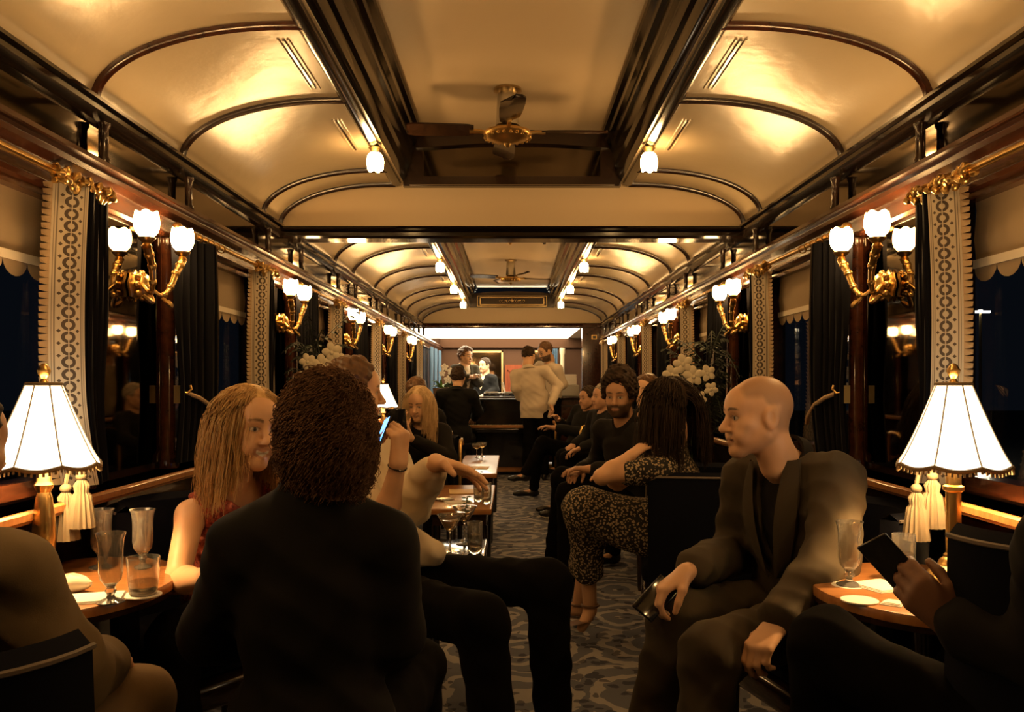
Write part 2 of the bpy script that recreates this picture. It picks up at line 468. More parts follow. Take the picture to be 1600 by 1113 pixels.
# bulkhead post to the right of the bar
struct('wall_bar_partition', MB().box((1.07, YB-.05, 0), (HW, YB+.1, 2.16)), M['mahogany'], smooth=False)
o = MB().box((1.21, YB-.065, 1.93), (1.29, YB-.048, 2.0)).box((1.225, YB-.07, 1.945), (1.275, YB-.06, 1.985), 1).build('brass_plaque', [M['brass'], M['darkwood']], smooth=False)
tag(o, 'small square brass plaque on the dark post right of the bar', 'plaque')

# ---------------------------------------------------------------- bar room beyond the bulkhead
M['barceil'] = mat('lit_bar_ceiling', (0.85, 0.8, 0.7), 0.5, emit=((1.0, 0.82, 0.55), BAR_LIGHT))
M['spot'] = mat('spot_lamp', (0.9, 0.9, 0.8), 0.5, emit=((1.0, 0.8, 0.5), 25))
M['barmirror'] = mat('bar_mirror', (0.22, 0.17, 0.12), 0.06, metal=1.0, vary=((0.16, 0.11, 0.06), 2, (1, 1, 1)))
M['doorwood'] = mat('red_door_wood', (0.12, 0.022, 0.005), 0.6, spec=.2, vary=((0.16, 0.035, 0.008), 4, (8, 8, 0.7)))
M['bluecurtain'] = mat('blue_curtain', (0.035, 0.075, 0.12), 0.8, vary=((0.05, 0.10, 0.16), 20, (6, 6, .3)))
o = struct('ceiling_bar', MB().box((-HW, YB+.10, 2.13), (1.07, YE, 2.16)), M['barceil'], smooth=False)
struct('ceiling_bar_side', MB().box((1.07, YB+.10, 2.13), (HW+.1, YE, 2.16)), M['plaster_matt'], smooth=False)
for i in range(4):
    x = -.93 + .56*i
    o = MB().lathe([(.05, 2.13), (.05, 2.118), (.036, 2.112), (.036, 2.12)], (x, YB+.5, 0), 16).build('spotlight', M['spot'])
    tag(o, '%s round spotlight from the left in the bright bar ceiling' % ['first', 'second', 'third', 'fourth'][i], 'spotlight', 'spotlights over the bar')
mb = MB().box((-HW, YE, 0), (HW, YE+.08, 2.2))
M['dullwood'] = mat('dull_dark_wood', (0.055, 0.024, 0.010), 0.6, spec=.15)
o = struct('wall_end', mb, M['dullwood'], smooth=False)
door = MB().box((-.13, YE-.04, 0), (.20, YE, 1.62)); frame_y(door, -.09, .16, .95, 1.52, YE-.045, .025); frame_y(door, -.09, .16, .2, .85, YE-.045, .025)
o = struct('door_1', door, M['doorwood'], smooth=False)
MB().ball((.16, YE-.07, .98), .025).build('door_handle', M['brass'], o)
mb = MB().box((-.90, YE-.03, 0.95), (-.20, YE, 1.86)); 
o = mb.build('bar_mirror', M['barmirror'], smooth=False); tag(o, 'large mirror on the end wall left of the red wooden door', 'mirror')
fm = MB(); frame_y(fm, -.93, -.17, .92, 1.89, YE-.035, .035); fm.build('mirror_frame', M['oldbrass'], o, smooth=False)
o = MB().box((.27, YE-.03, 0.95), (.62, YE, 1.86)).build('bar_mirror', M['barmirror'], smooth=False); tag(o, 'narrow mirror on the end wall right of the red wooden door', 'mirror')
fm = MB(); frame_y(fm, .24, .65, .92, 1.89, YE-.035, .03); fm.build('mirror_frame', M['oldbrass'], o, smooth=False)
struct('trim_%d' % tn, MB().prism_x([(YE-.08, 2.12), (YE-.08, 1.95), (YE-.05, 1.93), (YE, 1.93), (YE, 2.12)], -HW, HW), M['dullwood']); tn += 1
def pleats(x0, x1, y, z0, z1, n, amp, axis='x', off=0):
    rows = []
    for z in np.linspace(z0, z1, 8):
        t = np.linspace(0, 1, n*6+1)
        if axis == 'x': rows.append([(x0+(x1-x0)*u, y+amp*math.sin(u*n*2*PI)*(1+.2*math.sin(z*9+u*5)), z) for u in t])
        else: rows.append([(y+amp*math.sin(u*n*2*PI)*(1+.2*math.sin(z*9+u*5)), x0+(x1-x0)*u, z) for u in t])
    return rows
o = MB().grid(pleats(.58, .86, YE-.30, 0.9, 1.92, 7, .018)).build('blue_curtain', M['bluecurtain'])
tag(o, 'pleated blue curtain behind the bearded bartender at the right of the bar', 'curtain', 'blue bar curtains')
o = MB().lathe([(.055, 0), (.055, .1), (.042, .14), (.042, 1.80), (.055, 1.85), (.055, 1.93)], (.95, YE-.35, 0), 14).build('white_column', M['plaster'])
tag(o, 'slim pale column beside the blue curtain at the right of the bar', 'column')
for k, y in enumerate((13.75, 14.5, 15.3)):
    o = MB().grid(pleats(y, y+.42, -1.30, .95, 1.85, 7, .018, 'y')).build('blue_curtain', M['bluecurtain'])
    tag(o, '%s pleated blue curtain on the left wall beyond the lamp by the bar' % ['nearest', 'middle', 'farthest'][k], 'curtain', 'blue bar curtains')

# ---------------------------------------------------------------- lamps
def petal_globe(mb, c, r=.042, h=.088, mi=0, down=False):
    prof = [(.30, 0), (.62, .05), (.86, .18), (.98, .38), (1.0, .55), (.96, .74), (.90, .90), (.84, .985), (.70, .96), (.4, .93)]
    sgn = -1 if down else 1
    k0 = len(mb.v)
    mb.lathe([(q*r, sgn*t*h) for q, t in prof], c, 30, mi, wob=lambda a, z: 1+.04*math.cos(a*5)*min(1, abs(z)/h*1.2))
    for i in range(k0, len(mb.v)):            # five petals, each with a rounded tip
        x, y, z = mb.v[i]; u = max(0, abs(z-c[2])/h-.55)/.45; a = math.atan2(y-c[1], x-c[0])
        mb.v[i] = (x, y, z-sgn*.012*u*(1-abs(math.cos(2.5*a))))
def make_sconce(s):
    """two-armed gilt wall lamp; the root sits on the wall, the lamp reaches into the room"""
    t = thing('wall_sconce', '', 'wall lamp')
    mb = MB()
    q = -s                                    # direction into the room
    rot = Matrix.Rotation(q*PI/2, 4, 'Y')
    mb.lathe([(.05, 0), (.052, .008), (.04, .016), (.034, .03), (.04, .04), (.03, .055), (.012, .062)], (0, 0, 0), 18, mtx=rot, wob=lambda a, z: 1+.13*math.cos(8*a))
    for k in range(8):
        a = 2*PI*k/8
        mb.ball((q*.03, .042*math.cos(a), .042*math.sin(a)), (.012, .014, .014), 8)
    mb.build('wall_plate', M['brass'], t)
    for d in (-1, 1):
        mb = MB(); ctl = []
        for u in np.linspace(0, 1, 18):
            y = d*(.03+.13*u - .02*math.sin(PI*u)); x = q*(.045+.07*u+.02*math.sin(PI*u))
            z = -.035*math.sin(PI*min(1, u*1.4)) + .115*max(0, (u-.25)/.75)**1.4
            ctl.append((x, y, z))
        mb.tube(ctl, [.0065+.0095*u**1.5 for u in np.linspace(0, 1, 18)], 10)
        tip = Vector(ctl[-1])
        mb.tube([(ctl[5][0]+q*.02*math.sin(a), ctl[5][1]+d*(.018*a), ctl[5][2]-.006-.030*math.sin(a*.9)) for a in np.linspace(0, 3.2, 9)], [.008]*5+[.009, .011, .010, .006], 7)
        for g in (6, 9, 12, 15):
            mb.ball(ctl[g], .0095+.0006*g, 8)
        mb.lathe([(.008, 0), (.018, .006), (.012, .016), (.026, .028), (.03, .036), (.018, .04)], tip - Vector((0, 0, .005)), 14)
        mb.build('arm', M['brass'], t)
        g = MB(); petal_globe(g, tip + Vector((0, 0, .034)))
        g.build('globe', M['globe'], t)
    return t
for s in (-1, 1):
    proto = make_sconce(s)
    for i, y in enumerate(SCN):
        loc = (s*(HW-.018), y, 1.605)
        r = proto if i == 0 else dup(proto, loc)
        r.location = loc
        tag(r, 'two-armed gilt wall lamp with lit globes, %s %s wall' % ((['beside the camera on the'] + [n + ' one ahead on the' for n in NTH])[i], SIDE[s]), None, 'two-armed wall lamps')

# ceiling globes under the edge of the raised ceiling
def make_ceiling_lamp():
    t = thing('ceiling_lamp', '', 'ceiling lamp', (0, 0, 2.42))
    MB().lathe([(.03, 0), (.034, -.006), (.026, -.014), (.02, -.024), (.024, -.03), (.012, -.032)], n=16).build('holder', M['brass'], t)
    g = MB(); petal_globe(g, (0, 0, -.026), .042, .095, down=True); g.build('globe', M['globe'], t)
    return t
proto = None
for s in (-1, 1):
    for i, y in enumerate([2.3] + [4.26 + PER*k for k in range(5)]):
        if i == 2: y = 6.15
        loc = (s*.675, y, 2.42)
        if proto is None: r = proto = make_ceiling_lamp(); r.location = loc
        else: r = dup(proto, loc)
        tag(r, '%s lit globe under the dark ceiling beam on the %s side' % (NTH[i], SIDE[s]), None, 'globes under the ceiling beams')

# ceiling fans
def make_fan():
    t = thing('ceiling_fan', '', 'fan', (0, 0, 2.73))
    mb = MB().lathe([(.07, 0), (.072, -.012), (.05, -.022), (.03, -.026)], n=20)
    mb.build('ceiling_plate', M['oldbrass'], t)
    MB().lathe([(.045, -.02), (.05, -.03), (.055, -.10), (.058, -.17), (.06, -.185), (.03, -.19)], n=20).build('downrod', M['steel'], t)
    mb = MB().lathe([(.05, -.19), (.085, -.205), (.115, -.215), (.122, -.228), (.115, -.24), (.09, -.255), (.05, -.268), (.02, -.275), (.012, -.29), (.002, -.295)], n=28)
    for k in range(22):
        a = 2*PI*k/22; mb.ball((.113*math.cos(a), .113*math.sin(a), -.244), .0085, 6)
    mb.build('motor', M['brass'], t)
    for k in range(4):
        a = PI/2*k + .06
        c, q = math.cos(a), math.sin(a)
        br = MB(); br.tube([(c*.10, q*.10, -.222), (c*.14, q*.14, -.215), (c*.19, q*.19, -.215)], .011, 8)
        pl = []
        for r_, w in ((.17, .030), (.20, .048), (.28, .055), (.40, .060), (.47, .058), (.50, .04), (.505, .01)):
            pl.append([(c*r_-q*v*w, q*r_+c*v*w, -.213+v*.012+zz) for v, zz in ((-1, 0), (-.3, 0), (.3, 0), (1, 0), (1, .008), (-1, .008), (-1, 0))])
        bl = MB().grid(pl).build('blade', M['darkwood'], t)
        br.build('blade_bracket', M['brass'], bl)
    return t
proto = None
for i, y in enumerate((4.33, 7.35, 10.3)):
    if proto is None: r = proto = make_fan(); r.location = (-.022, y, 2.73)
    else: r = dup(proto, (-.015, y, 2.73), rz=.3 if i == 2 else .9)
    tag(r, ['brass ceiling fan nearest the camera, before the cross arch', 'middle brass ceiling fan, half hidden by the dark cross beam', 'farthest brass ceiling fan with dark blades near the bar'][i], None, 'brass ceiling fans')

# table lamps with pleated cloth shades
def shade_material():
    m = bpy.data.materials.new('lit_cloth_shade'); m.use_nodes = True
    nt = m.node_tree; b = nt.nodes['Principled BSDF']
    b.inputs['Base Color'].default_value = (.85, .78, .62, 1); b.inputs['Roughness'].default_value = .9
    tc = nt.nodes.new('ShaderNodeTexCoord'); sx = nt.nodes.new('ShaderNodeSeparateXYZ')
    nt.links.new(tc.outputs['Object'], sx.inputs[0])
    at2 = nt.nodes.new('ShaderNodeMath'); at2.operation = 'ARCTAN2'
    nt.links.new(sx.outputs[1], at2.inputs[0]); nt.links.new(sx.outputs[0], at2.inputs[1])
    mu = nt.nodes.new('ShaderNodeMath'); mu.operation = 'MULTIPLY'; mu.inputs[1].default_value = 60; nt.links.new(at2.outputs[0], mu.inputs[0])
    si = nt.nodes.new('ShaderNodeMath'); si.operation = 'SINE'; nt.links.new(mu.outputs[0], si.inputs[0])
    ma = nt.nodes.new('ShaderNodeMath'); ma.operation = 'MULTIPLY_ADD'; ma.inputs[1].default_value = .12; ma.inputs[2].default_value = 1.0
    nt.links.new(si.outputs[0], ma.inputs[0])
    st = nt.nodes.new('ShaderNodeMath'); st.operation = 'MULTIPLY'; st.inputs[1].default_value = LAMP_SHADE
    nt.links.new(ma.outputs[0], st.inputs[0]); nt.links.new(st.outputs[0], b.inputs['Emission Strength'])
    b.inputs['Emission Color'].default_value = (1.0, .84, .58, 1)
    return m
M['shade'] = shade_material()
M['shadetrim'] = mat('shade_braid', (.20, .13, .06), .8)
M['candle'] = mat('candle_tube', (.85, .75, .55), .5, emit=((1, .7, .36), 1.5))
def make_table_lamp(style):
    t = thing('table_lamp', '', 'table lamp')
    if style == 0:      # baluster column on a round foot
        col = [(.022, .045), (.016, .06), (.026, .085), (.030, .13), (.026, .19), (.020, .235), (.016, .25), (.022, .262), (.024, .27), (.018, .28), (.018, .345)]
        foot = [(.075, 0), (.078, .008), (.07, .018), (.05, .026), (.036, .034), (.022, .05)]
    else:               # fluted column on a stepped square-ish foot
        col = [(.024, .075), (.024, .085), (.019, .09), (.0185, .25), (.026, .256), (.026, .266), (.019, .27), (.017, .345)]
        foot = [(.078, 0), (.080, .012), (.074, .03), (.066, .034), (.056, .05), (.040, .058), (.034, .072), (.024, .08)]
    MB().lathe(foot, n=32, wob=(None if style == 0 else (lambda a, z: 1+.06*math.cos(4*a)))).build('foot', M['brass'], t)
    MB().lathe(col, n=24, wob=(None if style == 0 else (lambda a, z: 1+.03*math.cos(10*a)))).build('column', M['brass'], t)
    # scalloped cloth shade: eight panels between ribs
    zb, zt, rb, rt = .325, .535, .140, .043
    n = 64; rows = []
    for k in range(13):
        u = k/12; z = zb+(zt-zb)*u; r = rb+(rt-rb)*(u**.85)
        rows.append([((r*(1-.035*abs(math.sin(4*a))*(1-u*.5)))*math.cos(a), (r*(1-.035*abs(math.sin(4*a))*(1-u*.5)))*math.sin(a), z-.010*abs(math.sin(4*a))*(1-u)) for a in np.linspace(0, 2*PI, n+1)])
    sh = MB().grid(rows).build('lamp_shade', M['shade'], t)
    tr = MB(); tr.tube([(Vector(p)*1.0) for p in rows[0]], .0055, 6)
    MB().tube([Vector(p) for p in rows[-1]], .005, 6).build('top_braid', M['shadetrim'], sh)
    for k in range(64):
        p = rows[0][k]; tr.tube([p, (p[0]*1.005, p[1]*1.005, p[2]-.014)], .0032, 5)
    tr.build('bottom_braid', M['shadetrim'], sh)
    rb_ = MB()
    for k in range(8):
        j = k*8; rb_.tube([Vector(rows[q][j])*1.0+Vector((math.cos(2*PI*j/n)*.0015, math.sin(2*PI*j/n)*.0015, 0)) for q in range(13)], .0022, 5)
    rb_.build('shade_seam', M['paper'], sh)
    MB().lathe([(.004, .52), (.012, .54), (.006, .55), (.014, .56), (.017, .572), (.010, .585), (.003, .59)], n=12).build('finial', M['brass'], t)
    MB().lathe([(.03, .318), (.03, .325), (.012, .335), (.012, .40), (.0, .41)], n=14).build('bulb_holder', M['candle'], t)
    L = bpy.data.lights.new('lamp_bulb', 'POINT'); L.energy = LAMP_BULB; L.color = WARM; L.shadow_soft_size = .02
    lo = bpy.data.objects.new('lamp_bulb', L); COL.objects.link(lo); lo.location = (0, 0, .45); lo.parent = t
    return t
TABZ = .715
lamps = [(0, (-1.235, 2.28, TABZ), 'brass table lamp with lit pleated shade on the round table at far left'),
         (1, (1.165, 2.28, TABZ), 'brass table lamp with lit pleated shade on the round table at far right'),
         (0, (-1.20, 8.05, TABZ), 'lit table lamp beside the profile of the man in white shirt'),
         (0, (-1.285, 11.85, TABZ+.02), 'small lit table lamp far down the left wall by the bar')]
pr = {}
for st, loc, lab in lamps:
    if st not in pr: r = pr[st] = make_table_lamp(st); r.location = loc
    else: r = dup(pr[st], loc)
    tag(r, lab, None, 'shaded table lamps')

# ---------------------------------------------------------------- pier mirrors, posts, curtains, rods, blinds
def lace_material():
    m = bpy.data.materials.new('lace_band'); m.use_nodes = True
    nt = m.node_tree; b = nt.nodes['Principled BSDF']; L = nt.links.new
    b.inputs['Roughness'].default_value = .9
    uv = nt.nodes.new('ShaderNodeUVMap'); sp = nt.nodes.new('ShaderNodeSeparateXYZ'); L(uv.outputs[0], sp.inputs[0])
    def m_(op, *a):
        n = nt.nodes.new('ShaderNodeMath'); n.operation = op
        for i, q in enumerate(a):
            if isinstance(q, (int, float)): n.inputs[i].default_value = q
            else: L(q, n.inputs[i])
        return n.outputs[0]
    u, v = sp.outputs[0], sp.outputs[1]           # metres across and up the band
    au = m_('ABSOLUTE', u)
    vv = m_('SUBTRACT', m_('FLOORED_MODULO', v, .036), .018)
    r = m_('SQRT', m_('ADD', m_('POWER', m_('DIVIDE', au, .0185), 2.0), m_('POWER', m_('ABSOLUTE', m_('DIVIDE', vv, .0172)), 2.0)))
    ring = m_('MULTIPLY', m_('MULTIPLY', m_('LESS_THAN', r, 1.0), m_('GREATER_THAN', r, .50)), m_('GREATER_THAN', au, .0016))
    v2 = m_('SUBTRACT', m_('FLOORED_MODULO', m_('ADD', v, .018), .036), .018)
    dot = m_('LESS_THAN', m_('ADD', m_('ABSOLUTE', m_('SUBTRACT', au, .024)), m_('ABSOLUTE', v2)), .0055)
    line = m_('LESS_THAN', m_('ABSOLUTE', m_('SUBTRACT', au, .034)), .0016)
    line2 = m_('LESS_THAN', m_('ABSOLUTE', m_('SUBTRACT', au, .040)), .0008)
    dark = m_('MAXIMUM', m_('MAXIMUM', ring, dot), m_('MULTIPLY', m_('MAXIMUM', line, line2), .75))
    mx = nt.nodes.new('ShaderNodeMix'); mx.data_type = 'RGBA'
    mx.inputs[6].default_value = (.56, .47, .34, 1); mx.inputs[7].default_value = (.055, .035, .025, 1)
    L(m_('MULTIPLY', dark, .93), mx.inputs[0]); L(mx.outputs[2], b.inputs['Base Color'])
    return m
M['lace'] = lace_material()
M['fringe'] = mat('gold_fringe', (.48, .34, .20), .9)

M['tassel'] = mat('cream_silk', (.15, .115, .07), .8)
ZT, ZL = 1.835, .945
def make_curtain(s, d, near=False):
    """one curtain: lace band at the window edge, black velvet behind it. d=+1 far side of the window, -1 near side"""
    wd = 0 if d > 0 else .16                     # the near curtain is drawn a little farther out
    yb = .50 if s > 0 else .435
    t = thing('window_curtain', '', 'curtain')
    zs = np.linspace(ZL, ZT, 26)
    def edge(z):                                 # how the edge swings between rod and sill
        u = (z-ZL)/(ZT-ZL)
        return .045*math.sin(PI*u)*.6 - .05*max(0, 1-u*3.2)**1.5 + .02
    rows = []; uv = []
    for z in zs:
        e = edge(z); row = []
        for k in range(9):
            q = k/8
            x = 1.325 - .070*q - .006*math.sin(q*PI) ; y = yb - wd - e + ((.060 if s > 0 else .078) + .010*math.sin(3*z))*q
            row.append((s*x, d*y, z)); uv.append(((q-.5)*.092, z))
        rows.append(row)
    MB().grid(rows).build('lace_band', M['lace'], t, uv=uv)
    fr = MB(); k = 0; tri = np.linspace(ZL+.02, ZT-.01, 44)
    for z in tri:
        e = edge(z); y = yb-wd-e
        fr.add([(s*1.325, d*y, z-.010), (s*1.325, d*y, z+.010), (s*1.342, d*(y-.022), z+.006), (s*1.337, d*(y-.028), z-.008), (s*1.330, d*(y-.012), z-.010)], [(0, 1, 2, 3, 4)])
    f = fr.build('fringe', M['fringe'], t, smooth=False)
    rows = []
    for z in zs:
        e = edge(z); row = []; pinch = 1-.25*math.exp(-((z-1.2)/.2)**2)
        y0 = (.565 if s > 0 else .515)-wd-e; y1 = .50 + .17*pinch
        for q in np.linspace(0, 1, 40):
            fold = .026*math.sin(q*5*2*PI+.6*math.sin(z*4))*min(1, q*6)
            row.append((s*(1.253+.035*min(1, q*3)+fold*.8+.012*q), d*(y0+(y1-y0)*q+.012*math.cos(q*10*PI)), z))
        rows.append(row)
    MB().grid(rows).build('velvet', M['velvet'], t)
    return t
def make_rod(s):
    t = thing('curtain_rod', '', 'curtain rod')
    MB().tube([(0, -.66, 0), (0, .66, 0)], .011, 10).build('rod', M['brass'], t)
    for d in (-1, 1):
        MB().ball((0, d*.68, 0), (.02, .026, .02), 10).build('finial', M['brass'], t)
    sw = MB()                                    # gilt leaf garland wound round the far end
    for k in range(26):
        y = .33+.34*k/25; a = k*1.9
        sw.ball((-s*.012+.016*math.cos(a), y, -.012+.018*math.sin(a)), (.013, .019, .011), 6, mtx=Matrix.Rotation(a, 4, 'X'))
    sw.tube([(-s*.01+.017*math.cos(k*.8), .32+.36*k/60, -.008+.017*math.sin(k*.8)) for k in range(61)], .006, 6)
    sw.build('gilt_garland', M['brass'], t)
    for k in range(7):
        y = -.60+.07*k
        MB().tube([(.017*math.cos(a), y, .017*math.sin(a)-.006) for a in np.linspace(0, 2*PI, 13)], .003, 5).build('ring', M['brass'], t)
    return t
def make_blind(s):
    t = thing('roller_blind', '', 'blind')
    rows = []
    for z in np.linspace(1.60, 1.82, 6): rows.append([(s*(1.405+.004*math.sin(z*40)), y, z) for y in np.linspace(-.54, .54, 10)])
    MB().grid(rows).build('cloth', M['blind'], t)
    hm = MB(); hm.box((min(s*1.398, s*1.408), -.54, 1.60), (max(s*1.398, s*1.408), .54, 1.625)); hm.build('hem_bar', M['paper'], t)
    vl = MB()
    for k in range(9):
        y0 = -.54+.12*k
        pts = [(s*1.403, y0+.06+.06*math.cos(a), 1.60+.045*math.sin(a)) for a in np.linspace(PI, 2*PI, 9)]
        vl.add(pts, [tuple(range(9))])
    vl.build('scalloped_edge', M['blind'], t)
    return t
for s in (-1, 1):
    S = SIDE[s]
    for i, y in enumerate(SCN[1:]):
        o = MB().box((min(s*1.366, s*1.379), y-.34, .95), (max(s*1.366, s*1.379), y+.25, 1.815)).build('pier_mirror', M['mirror'], smooth=False)
        tag(o, 'dark mirror panel behind the %s wall lamp on the %s wall' % (NTH[i], S), 'mirror', 'mirror panels between the windows')
        for d in (-.385, .30):
            struct('trim_%d' % tn, MB().lathe([(.044, .92), (.044, .97), (.030, .99), (.030, 1.76), (.044, 1.78), (.044, 1.822)], (s*1.36, y+d, 0), 14), M['mahogany']); tn += 1
    cn, cf, rd, bl = make_curtain(s, -1), make_curtain(s, 1), make_rod(s), make_blind(s)
    for i, w in enumerate(WIN):
        wl = '%s window on the %s wall' % (NTH[i], S)
        a = cf if i == 0 else dup(cf, (0, w, 0)); a.location = (0, w, 0)
        tag(a, 'black velvet curtain with lace band, far side of the ' + wl, None, 'velvet and lace window curtains')
        if i == 0: pass
        else:
            a = cn if i == 1 else dup(cn, (0, w, 0)); a.location = (0, w, 0)
            tag(a, 'black velvet curtain with lace edge, near side of the ' + wl, None, 'velvet and lace window curtains')
        a = rd if i == 0 else dup(rd, (0, w, 0)); a.location = (s*1.285, w, 1.852)
        tag(a, 'brass curtain rod with gilt garland over the ' + wl, None, 'brass curtain rods')
        if i < 3:
            a = bl if i == 0 else dup(bl, (0, w, 0)); a.location = (0, w, 0)
            tag(a, 'half drawn tan roller blind in the ' + wl, None, 'tan roller blinds')
    # brass hook with a cord for the near curtain of the second window
    t = thing('curtain_hook', 'brass curtain tieback hook with gold cord on the post, %s wall' % S, 'hook', (s*1.318, 3.41, 1.21), 0, 'brass tieback hooks')
    mb = MB().box((-.012, -.012, -.035), (.012, .012, .035)); mb.tube([(-s*.005, 0, .01), (-s*.035, .01, .005), (-s*.045, .02, .02), (-s*.04, .02, .035)], .006, 8)
    mb.build('hook', M['brass'], t)
    MB().tube([(-s*.03, .012, .005), (-s*.055, .08, -.015), (-s*.06, .18, -.045), (-s*.055, .28, -.10), (-s*.03, .36, -.13)], .009, 8).build('cord', M['fringe'], t)
    # cream tassels on the sill beside the lamp
    x0 = at(122, 0, 2.42).x if s < 0 else at(1462, 0, 2.42).x
    t = thing('tassel_tieback', 'pair of cream silk tassels hanging behind the table lamp, %s side' % S, 'tassel', (x0, 2.44, 1.02), 0, 'cream tassels')
    for k, (dx, dz) in enumerate(((0, 0), (s*.045 if s < 0 else -.045, -.035))):
        mb = MB().tube([(dx*.2, .02, .06), (dx*.6, 0, .03), (dx, 0, dz-.02)], .006, 6)
        mb.ball((dx, 0, dz-.03), (.016, .016, .014), 10)
        mb.lathe([(.010, dz-.04), (.020, dz-.055), (.017, dz-.075), (.024, dz-.085), (.034, dz-.16), (.035, dz-.175)], (dx, 0, 0), 30, wob=lambda a, z: 1+.10*math.cos(15*a))
        mb.build('tassel', M['tassel'], t)

# street lamp and a far kerb outside the right windows
t = thing('street_lamp', 'lit street lamp outside in the night, seen through the right window', 'street lamp', (15.72, 29, -1.2))
M['streetlight'] = mat('street_light', (1, .9, .7), .5, emit=((1, .8, .5), 40))
MB().tube([(0, 0, 0), (0, 0, 4.6), (0, 0, 4.85)], [.06, .04, .03], 10).build('pole', M['oldbrass'], t)
MB().box((-.30, -.06, 4.85), (-.05, .06, 4.90)).box((.05, -.06, 4.85), (.30, .06, 4.90)).box((-.05, -.04, 4.86), (.05, .04, 4.94)).build('lantern_head', M['streetlight'], t, smooth=False)
struct('ground_outside', MB().box((-60, -20, -1.3), (60, 80, -1.2)), M['night_ground'], smooth=False)

# ---------------------------------------------------------------- tables
def d_table(name, c, rx, ry, lab):
    """round table standing against the wall: the wall side is cut straight"""
    t = thing(name, lab, 'table', (c[0], c[1], 0))
    out = []
    for a in np.linspace(0, 2*PI, 64, endpoint=False):
        x, y = rx*math.cos(a), ry*math.sin(a)
        x = max(-1.355-c[0], min(1.355-c[0], x)); out.append((x, y))
    mb = MB(); n = len(out)
    rings = [(.97, .672), (1.0, .676), (1.0, .690)]
    vs = [(x*q, y*q, z) for q, z in rings for x, y in out]
    fs = [(j*n+i, j*n+(i+1)%n, (j+1)*n+(i+1)%n, (j+1)*n+i) for j in range(2) for i in range(n)]
    mb.add(vs, fs+[tuple(range(n-1, -1, -1)), tuple(range(2*n, 3*n))]); mb.build('edge', M['darkwood'], t)
    rings = [(1.0, .690), (1.0, .705), (.99, .713), (.97, .715)]
    vs = [(x*q, y*q, z) for q, z in rings for x, y in out]
    fs = [(j*n+i, j*n+(i+1)%n, (j+1)*n+(i+1)%n, (j+1)*n+i) for j in range(3) for i in range(n)]
    MB().add(vs, fs+[tuple(range(n-1, -1, -1)), tuple(range(3*n, 4*n))]).build('tabletop', M['tablewood'], t)
    MB().lathe([(.14, 0), (.14, .02), (.05, .05), (.04, .1), (.032, .4), (.05, .6), (.09, .672)], n=20).build('pedestal', M['darkwood'], t)
    return t
d_table('round_table', (-1.21, 2.33), .285, .36, 'round polished wood table with glasses, under the left lamp')
d_table('round_table', (1.10, 2.27), .30, .33, 'round polished wood table with napkins, under the right lamp')
def long_table(x0, x1, y0, y1, z, lab, mtop):
    t = thing('side_table', lab, 'table', ((x0+x1)/2, (y0+y1)/2, 0)); hx, hy = (x1-x0)/2, (y1-y0)/2
    MB().rbox((-hx, -hy, z-.035), (hx, hy, z), .008).build('tabletop', mtop, t)
    MB().box((-hx+.03, -hy+.03, z-.10), (hx-.03, hy-.03, z-.036)).build('apron', M['darkwood'], t, smooth=False)
    for a in (-1, 1):
        for b_ in (-1, 1):
            MB().lathe([(.016, 0), (.02, .02), (.024, z*.6), (.026, z-.10)], (a*(hx-.05), b_*(hy-.05), 0), 10).build('leg', M['black'], t)
    return t
long_table(-.38, -.105, 3.32, 3.74, .58, 'small black table with cocktail glasses beside the crossed legs', M['black'])
long_table(-.48, -.115, 4.85, 6.0, .55, 'wooden table under the reaching hand, left of the aisle', M['tablewood'])
long_table(-.46, -.12, 6.75, 8.5, .55, 'wooden table with two coupe glasses farther up the aisle', M['tablewood'])
long_table(.50, .95, 10.2, 10.7, .80, 'small table with a glass right of the white jacketed waiter', M['tablewood'])
# wall table under the far lamps
for y, lab in ((8.05, 'console table under the lamp beside the profile of the man in white'), (11.85, 'console table under the smallest lamp by the bar')):
    t = thing('console_table', lab, 'table', (-1.22, y, 0))
    MB().rbox((-.135, -.3, .69), (.16 if y > 9 else .17, .3, TABZ if y < 9 else TABZ+.02), .008).build('tabletop', M['tablewood'], t)
    MB().lathe([(.12, 0), (.12, .02), (.03, .05), (.03, .65), (.06, .69)], n=14).build('pedestal', M['darkwood'], t)

